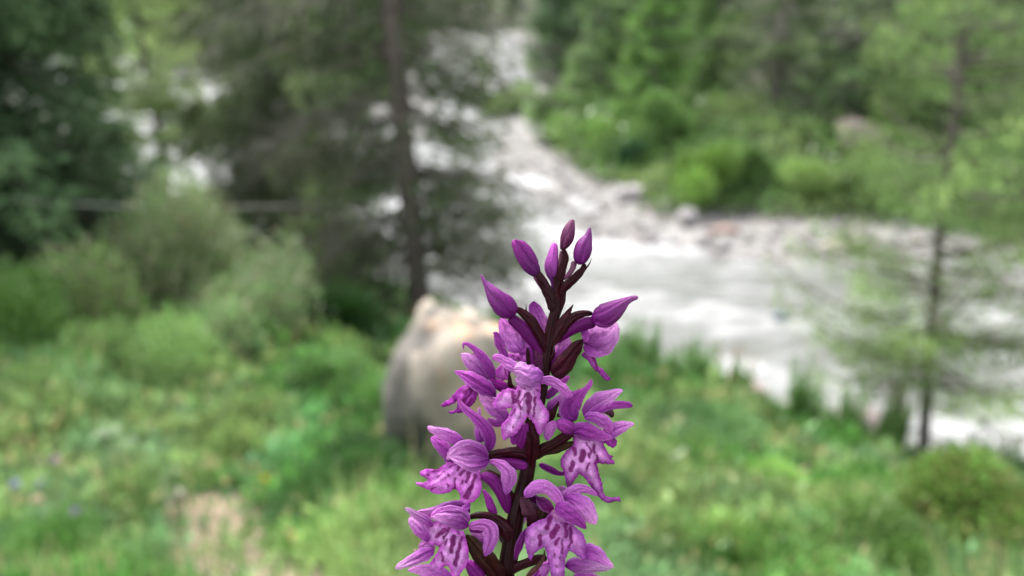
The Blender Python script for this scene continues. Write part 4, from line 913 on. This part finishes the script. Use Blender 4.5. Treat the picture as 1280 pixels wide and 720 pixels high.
R('petal', [(572, 642, 24, 4), (580, 636, 22, 8), (588, 630, 20, 8)], LILAC, LILAC, cup=.5, n=20)
sp5 = [((556, 662), (547, 670), 3.0), ((562, 660), (555, 672), 1.6), ((558, 675), (557, 680), 1.5), ((567, 672), (564, 690), 2.8), ((577, 672), (569, 706), 2.1), ((552, 690), (554, 702), 1.2), ((549, 683), (556, 674), .8), ((571, 664), (575, 667), .8), ((565, 657), (562, 659), .8), ((543, 697), (542, 704), .7)]
S('lip', [(532, 655), (541, 651), (551, 652), (561, 656), (570, 662), (580, 664), (583, 676), (586, 688), (586, 700), (582, 709), (576, 716), (572, 724), (563, 724), (563, 713), (560, 707), (555, 708), (549, 714), (540, 716), (535, 714), (537, 704), (542, 697), (547, 690), (550, 684), (546, 682), (538, 681), (531, 677), (524, 672), (527, 665)],
  18, base=(.63, .29, .61), edgec=LILAC, spots=sp5, dome=3.2, dr=10, gx=.1, folds=[((566, 668), (557, 700), 1.8, 2), ((573, 670), (570, 705), 1.8, -1.6), ((556, 672), (547, 684), 2, -2)], tips=[(528, 670, 9, -5), (568, 722, 8, -3)])
R('sepal', [(494, 711, 16, 5), (503, 706, 17, 10), (516, 700, 18, 14), (530, 693, 18, 18), (543, 687, 17, 10)], (0.540, 0.230, 0.518), LILAC, cup=.5, fold=.15)
R('petal', [(509, 713, 13, 3), (522, 712, 14, 12), (537, 714, 15, 18), (552, 718, 15, 18), (566, 726, 15, 10)], PALE, LILAC, cup=.5)
R('petal', [(516, 686, 12, 2.5), (521, 690, 12, 6), (527, 693, 12, 4)], (0.465, 0.275, 0.210), (0.510, 0.240, 0.434), cup=.4, n=18, m=9)
R('petal', [(524, 688, 11, 4), (530, 681, 12, 11), (538, 681, 12, 10), (541, 689, 12, 6)], (0.375, 0.065, 0.350), PALE, cup=.4)
R('sepal', [(586, 659, 20, 8), (598, 656, 22, 13), (609, 658, 23, 19), (614, 669, 23, 20), (611, 683, 22, 15), (606, 696, 20, 4)], LILAC, PALE, cup=.45, fold=.2, ruffle=1.3)
R('petal', [(588, 664, 8, 6), (596, 668, 8, 14), (601, 679, 8, 14), (602, 690, 8, 6)], PALE, LILAC, cup=.4, vein=.8)
R('ovary', [(586, 661, 14, 8), (596, 661, 14, 11), (605, 661, 13, 10)], OVARY, MID, kind='round', n=20)
R('spur', [(583, 700, 4, 8), (592, 712, 4, 18), (602, 726, 4, 20)], MID, OVARY, kind='round', n=20)
B('bract', [(583, 668, 12, 6), (588, 676, 13, 15), (597, 688, 13, 22), (608, 701, 12, 26), (620, 716, 8, 24), (628, 732, 3, 10)], OLIVE, BRACT, cup=.7, fold=.25)
B('bract', [(586, 647, 12, 6), (598, 644, 12, 9), (611, 646, 11, 12), (624, 654, 8, 18), (634, 666, 5, 22), (638, 682, 2, 12)], BRACT, (0.022, 0.003, 0.007), kind='round')

# F7: bottom right
R, S = flower(702, 655, 24)
R('sepal', [(656, 622, 28, 6), (662, 615, 29, 14), (671, 609, 30, 18), (682, 609, 30, 17), (692, 616, 29, 16), (699, 626, 28, 12), (702, 634, 27, 4)], PALE, LILAC, cup=.55)
R('sepal', [(683, 597, 26, 1.2), (683.5, 602, 27, 2), (684, 608, 28, 2)], LILAC, MID, n=10, m=7)
R('petal', [(671, 622, 16, 5), (678, 628, 17, 15), (686, 635, 18, 14), (692, 640, 18, 5)], OVARY, DEEP, cup=.5)
R('sepal', [(747, 620, 14, 3.5), (738, 614, 15, 8), (726, 611, 16, 13), (713, 617, 17, 17), (704, 624, 18, 10)], LILAC, PALE, cup=.5)
R('petal', [(695, 611, 10, 4), (703, 612, 10, 10), (709, 617, 10, 8)], (0.510, 0.210, 0.434), PALE, cup=.3, n=20)
R('sepal', [(705, 622, 20, 7), (714, 624, 21, 19), (725, 631, 22, 27), (734, 640, 22, 25), (741, 649, 21, 14), (745, 656, 20, 4)], LILAC, PALE, cup=.5)
R('petal', [(694, 631, 28, 11), (703, 636, 30, 22), (713, 643, 31, 22), (723, 651, 30, 15), (733, 661, 28, 4)], LILAC, MID, cup=.7)
sp7 = [((688, 648), (684, 659), 3.2), ((675, 670), (675, 681), 2.6), ((697, 658), (690, 670), 3.2), ((698, 674), (694, 680), 2.0), ((707, 655), (708, 670), 2.6), ((713, 660), (714, 678), 2.2), ((714, 680), (711, 684), 1.4), ((693, 692), (694, 697), .8), ((703, 674), (703, 692), .9), ((694, 645), (696, 648), .9), ((700, 650), (701, 654), .9), ((706, 651), (709, 654), .8), ((695, 707), (696, 709), 1.0), ((700, 696), (700, 699), .7)]
S('lip', [(689, 639), (697, 645), (705, 650), (714, 653), (721, 660), (728, 666), (731, 672), (733, 680), (732, 690), (732, 700), (726, 698), (718, 692), (711, 688), (708, 696), (706, 710), (706, 724), (689, 724), (687, 708), (684, 698), (683, 690), (680, 684), (673, 688), (667, 693), (664, 702), (660, 696), (657, 684), (656, 672), (657, 662), (664, 655), (674, 650), (683, 647)],
  20, base=(.55, .21, .54), edgec=(0.330, 0.060, 0.350), spots=sp7, dome=3.2, dr=10, folds=[((701, 652), (698, 715), 2.4, 3), ((690, 655), (680, 680), 3, -1.5), ((712, 665), (722, 690), 3, -1.5)], tips=[(663, 699, 8, -5), (730, 698, 8, -4)])
R('column', [(690, 638, 22, 5), (698, 645, 24, 11), (708, 650, 24, 8)], (0.450, 0.170, 0.322), PALE, kind='round', n=20, m=13)
R('petal', [(659, 660, 12, 4), (653, 672, 11, 9), (648, 685, 10, 10), (643, 701, 9, 3)], MID, OVARY, cup=.5)
R('sepal', [(767, 709.5, 16, 4), (759, 704, 16, 10), (748, 696, 16, 20), (737, 691, 15, 24), (728, 692, 14, 12)], PALE, LILAC, cup=.35)
R('petal', [(706, 708, 16, 6), (716, 706, 18, 18), (731, 708, 19, 19), (746, 709, 19, 13), (764, 711, 17, 4)], MID, (0.480, 0.200, 0.462), cup=.7, fold=-.1)
R('petal', [(680, 722, 12, 8), (681, 712, 13, 13), (684, 704, 12, 8)], PALE, LILAC, cup=.5, n=18)
R('petal', [(716, 722, 14, 8), (730, 722, 14, 16), (744, 724, 14, 12), (754, 727, 13, 6)], LILAC, MID, cup=.5)
R('petal', [(657, 636, -2, 4), (655, 646, -2, 9), (653, 655, -2, 6)], PALE, PALE, n=16, m=9)
B('bract', [(651, 620, 10, 3), (656, 629, 12, 14), (662, 638, 13, 21), (666, 647, 12, 17), (660, 660, 8, 6)], (0.053, 0.015, 0.028), BRACT, cup=.6)
B('bract', [(674, 633, 8, 6), (678, 640, 8, 13), (672, 650, 8, 12), (660, 660, 5, 8)], OLIVE, BRACT, cup=.6)
B('bract', [(684, 697, 8, 8), (672, 699, 8, 12), (658, 704, 7, 12), (644, 710, 4, 12), (636, 718, 0, 8)], BRACT, (0.022, 0.003, 0.007), kind='round')
B('bract', [(680.5, 687, 16, 1.5), (680, 695, 16, 4), (674, 706, 15, 6), (664, 716, 12, 7), (656, 724, 8, 5)], OLIVE, (0.075, 0.025, 0.021), n=22, m=9)
# half hidden petals close to the stem
R, S = flower(668, 600, -10)
R('petal', [(688, 652, -8, 5), (682, 640, -8, 12), (672, 628, -8, 14), (662, 618, -6, 8)], MID, OVARY)
R('petal', [(640, 520, -14, 4), (648, 530, -13, 12), (655, 545, -12, 14), (660, 560, -10, 8)], LILAC, MID)
R('petal', [(612, 640, -12, 4), (620, 652, -12, 12), (628, 668, -11, 13), (634, 684, -10, 7)], MID, OVARY)
R('petal', [(712, 470, -12, 4), (702, 478, -12, 11), (692, 488, -11, 12), (682, 498, -9, 7)], LILAC, MID)
R('petal', [(722, 584, -14, 3), (702, 592, -13, 6), (686, 586, -12, 9), (674, 580, -10, 7)], OVARY, MID)
R('petal', [(662, 728, -10, 6), (672, 716, -10, 14), (682, 708, -10, 12), (690, 700, -10, 5)], MID, LILAC)
# flowers just below the frame, seen only when the camera steps aside
for du, dv in ((-52, 785), (60, 800), (8, 850)):
    R, S = flower(636 + du, dv, 12)
    cx_, sgn = 636 + du, (1 if du > 0 else -1)
    R('sepal', [(cx_ - 26, dv - 34, 12, 3), (cx_ - 14, dv - 26, 13, 14), (cx_, dv - 12, 12, 8)]); R('sepal', [(cx_ + 28, dv - 34, 12, 3), (cx_ + 14, dv - 26, 13, 14), (cx_, dv - 12, 12, 8)])
    R('petal', [(cx_ - 12, dv - 20, 16, 8), (cx_, dv - 14, 20, 20), (cx_ + 14, dv - 12, 16, 8)], PALE, LILAC, cup=.7)
    S('lip', [(cx_ - 8, dv - 12), (cx_ + 8, dv - 12), (cx_ + 24, dv + 4), (cx_ + 20, dv + 20), (cx_ + 8, dv + 12), (cx_ + 2, dv + 32), (cx_ - 8, dv + 13), (cx_ - 20, dv + 20), (cx_ - 26, dv + 4)], 12, spots=[((cx_ - 4, dv), (cx_ - 8, dv + 10), 2), ((cx_ + 4, dv), (cx_ + 8, dv + 10), 2)])
    R('ovary', [(cx_, dv - 14, 10, 10), (cx_ - du * .5, dv - 5, 6, 13), (632 - (dv - 722) * .05, dv + 10, 0, 10)], OVARY, BRACT, kind='round')
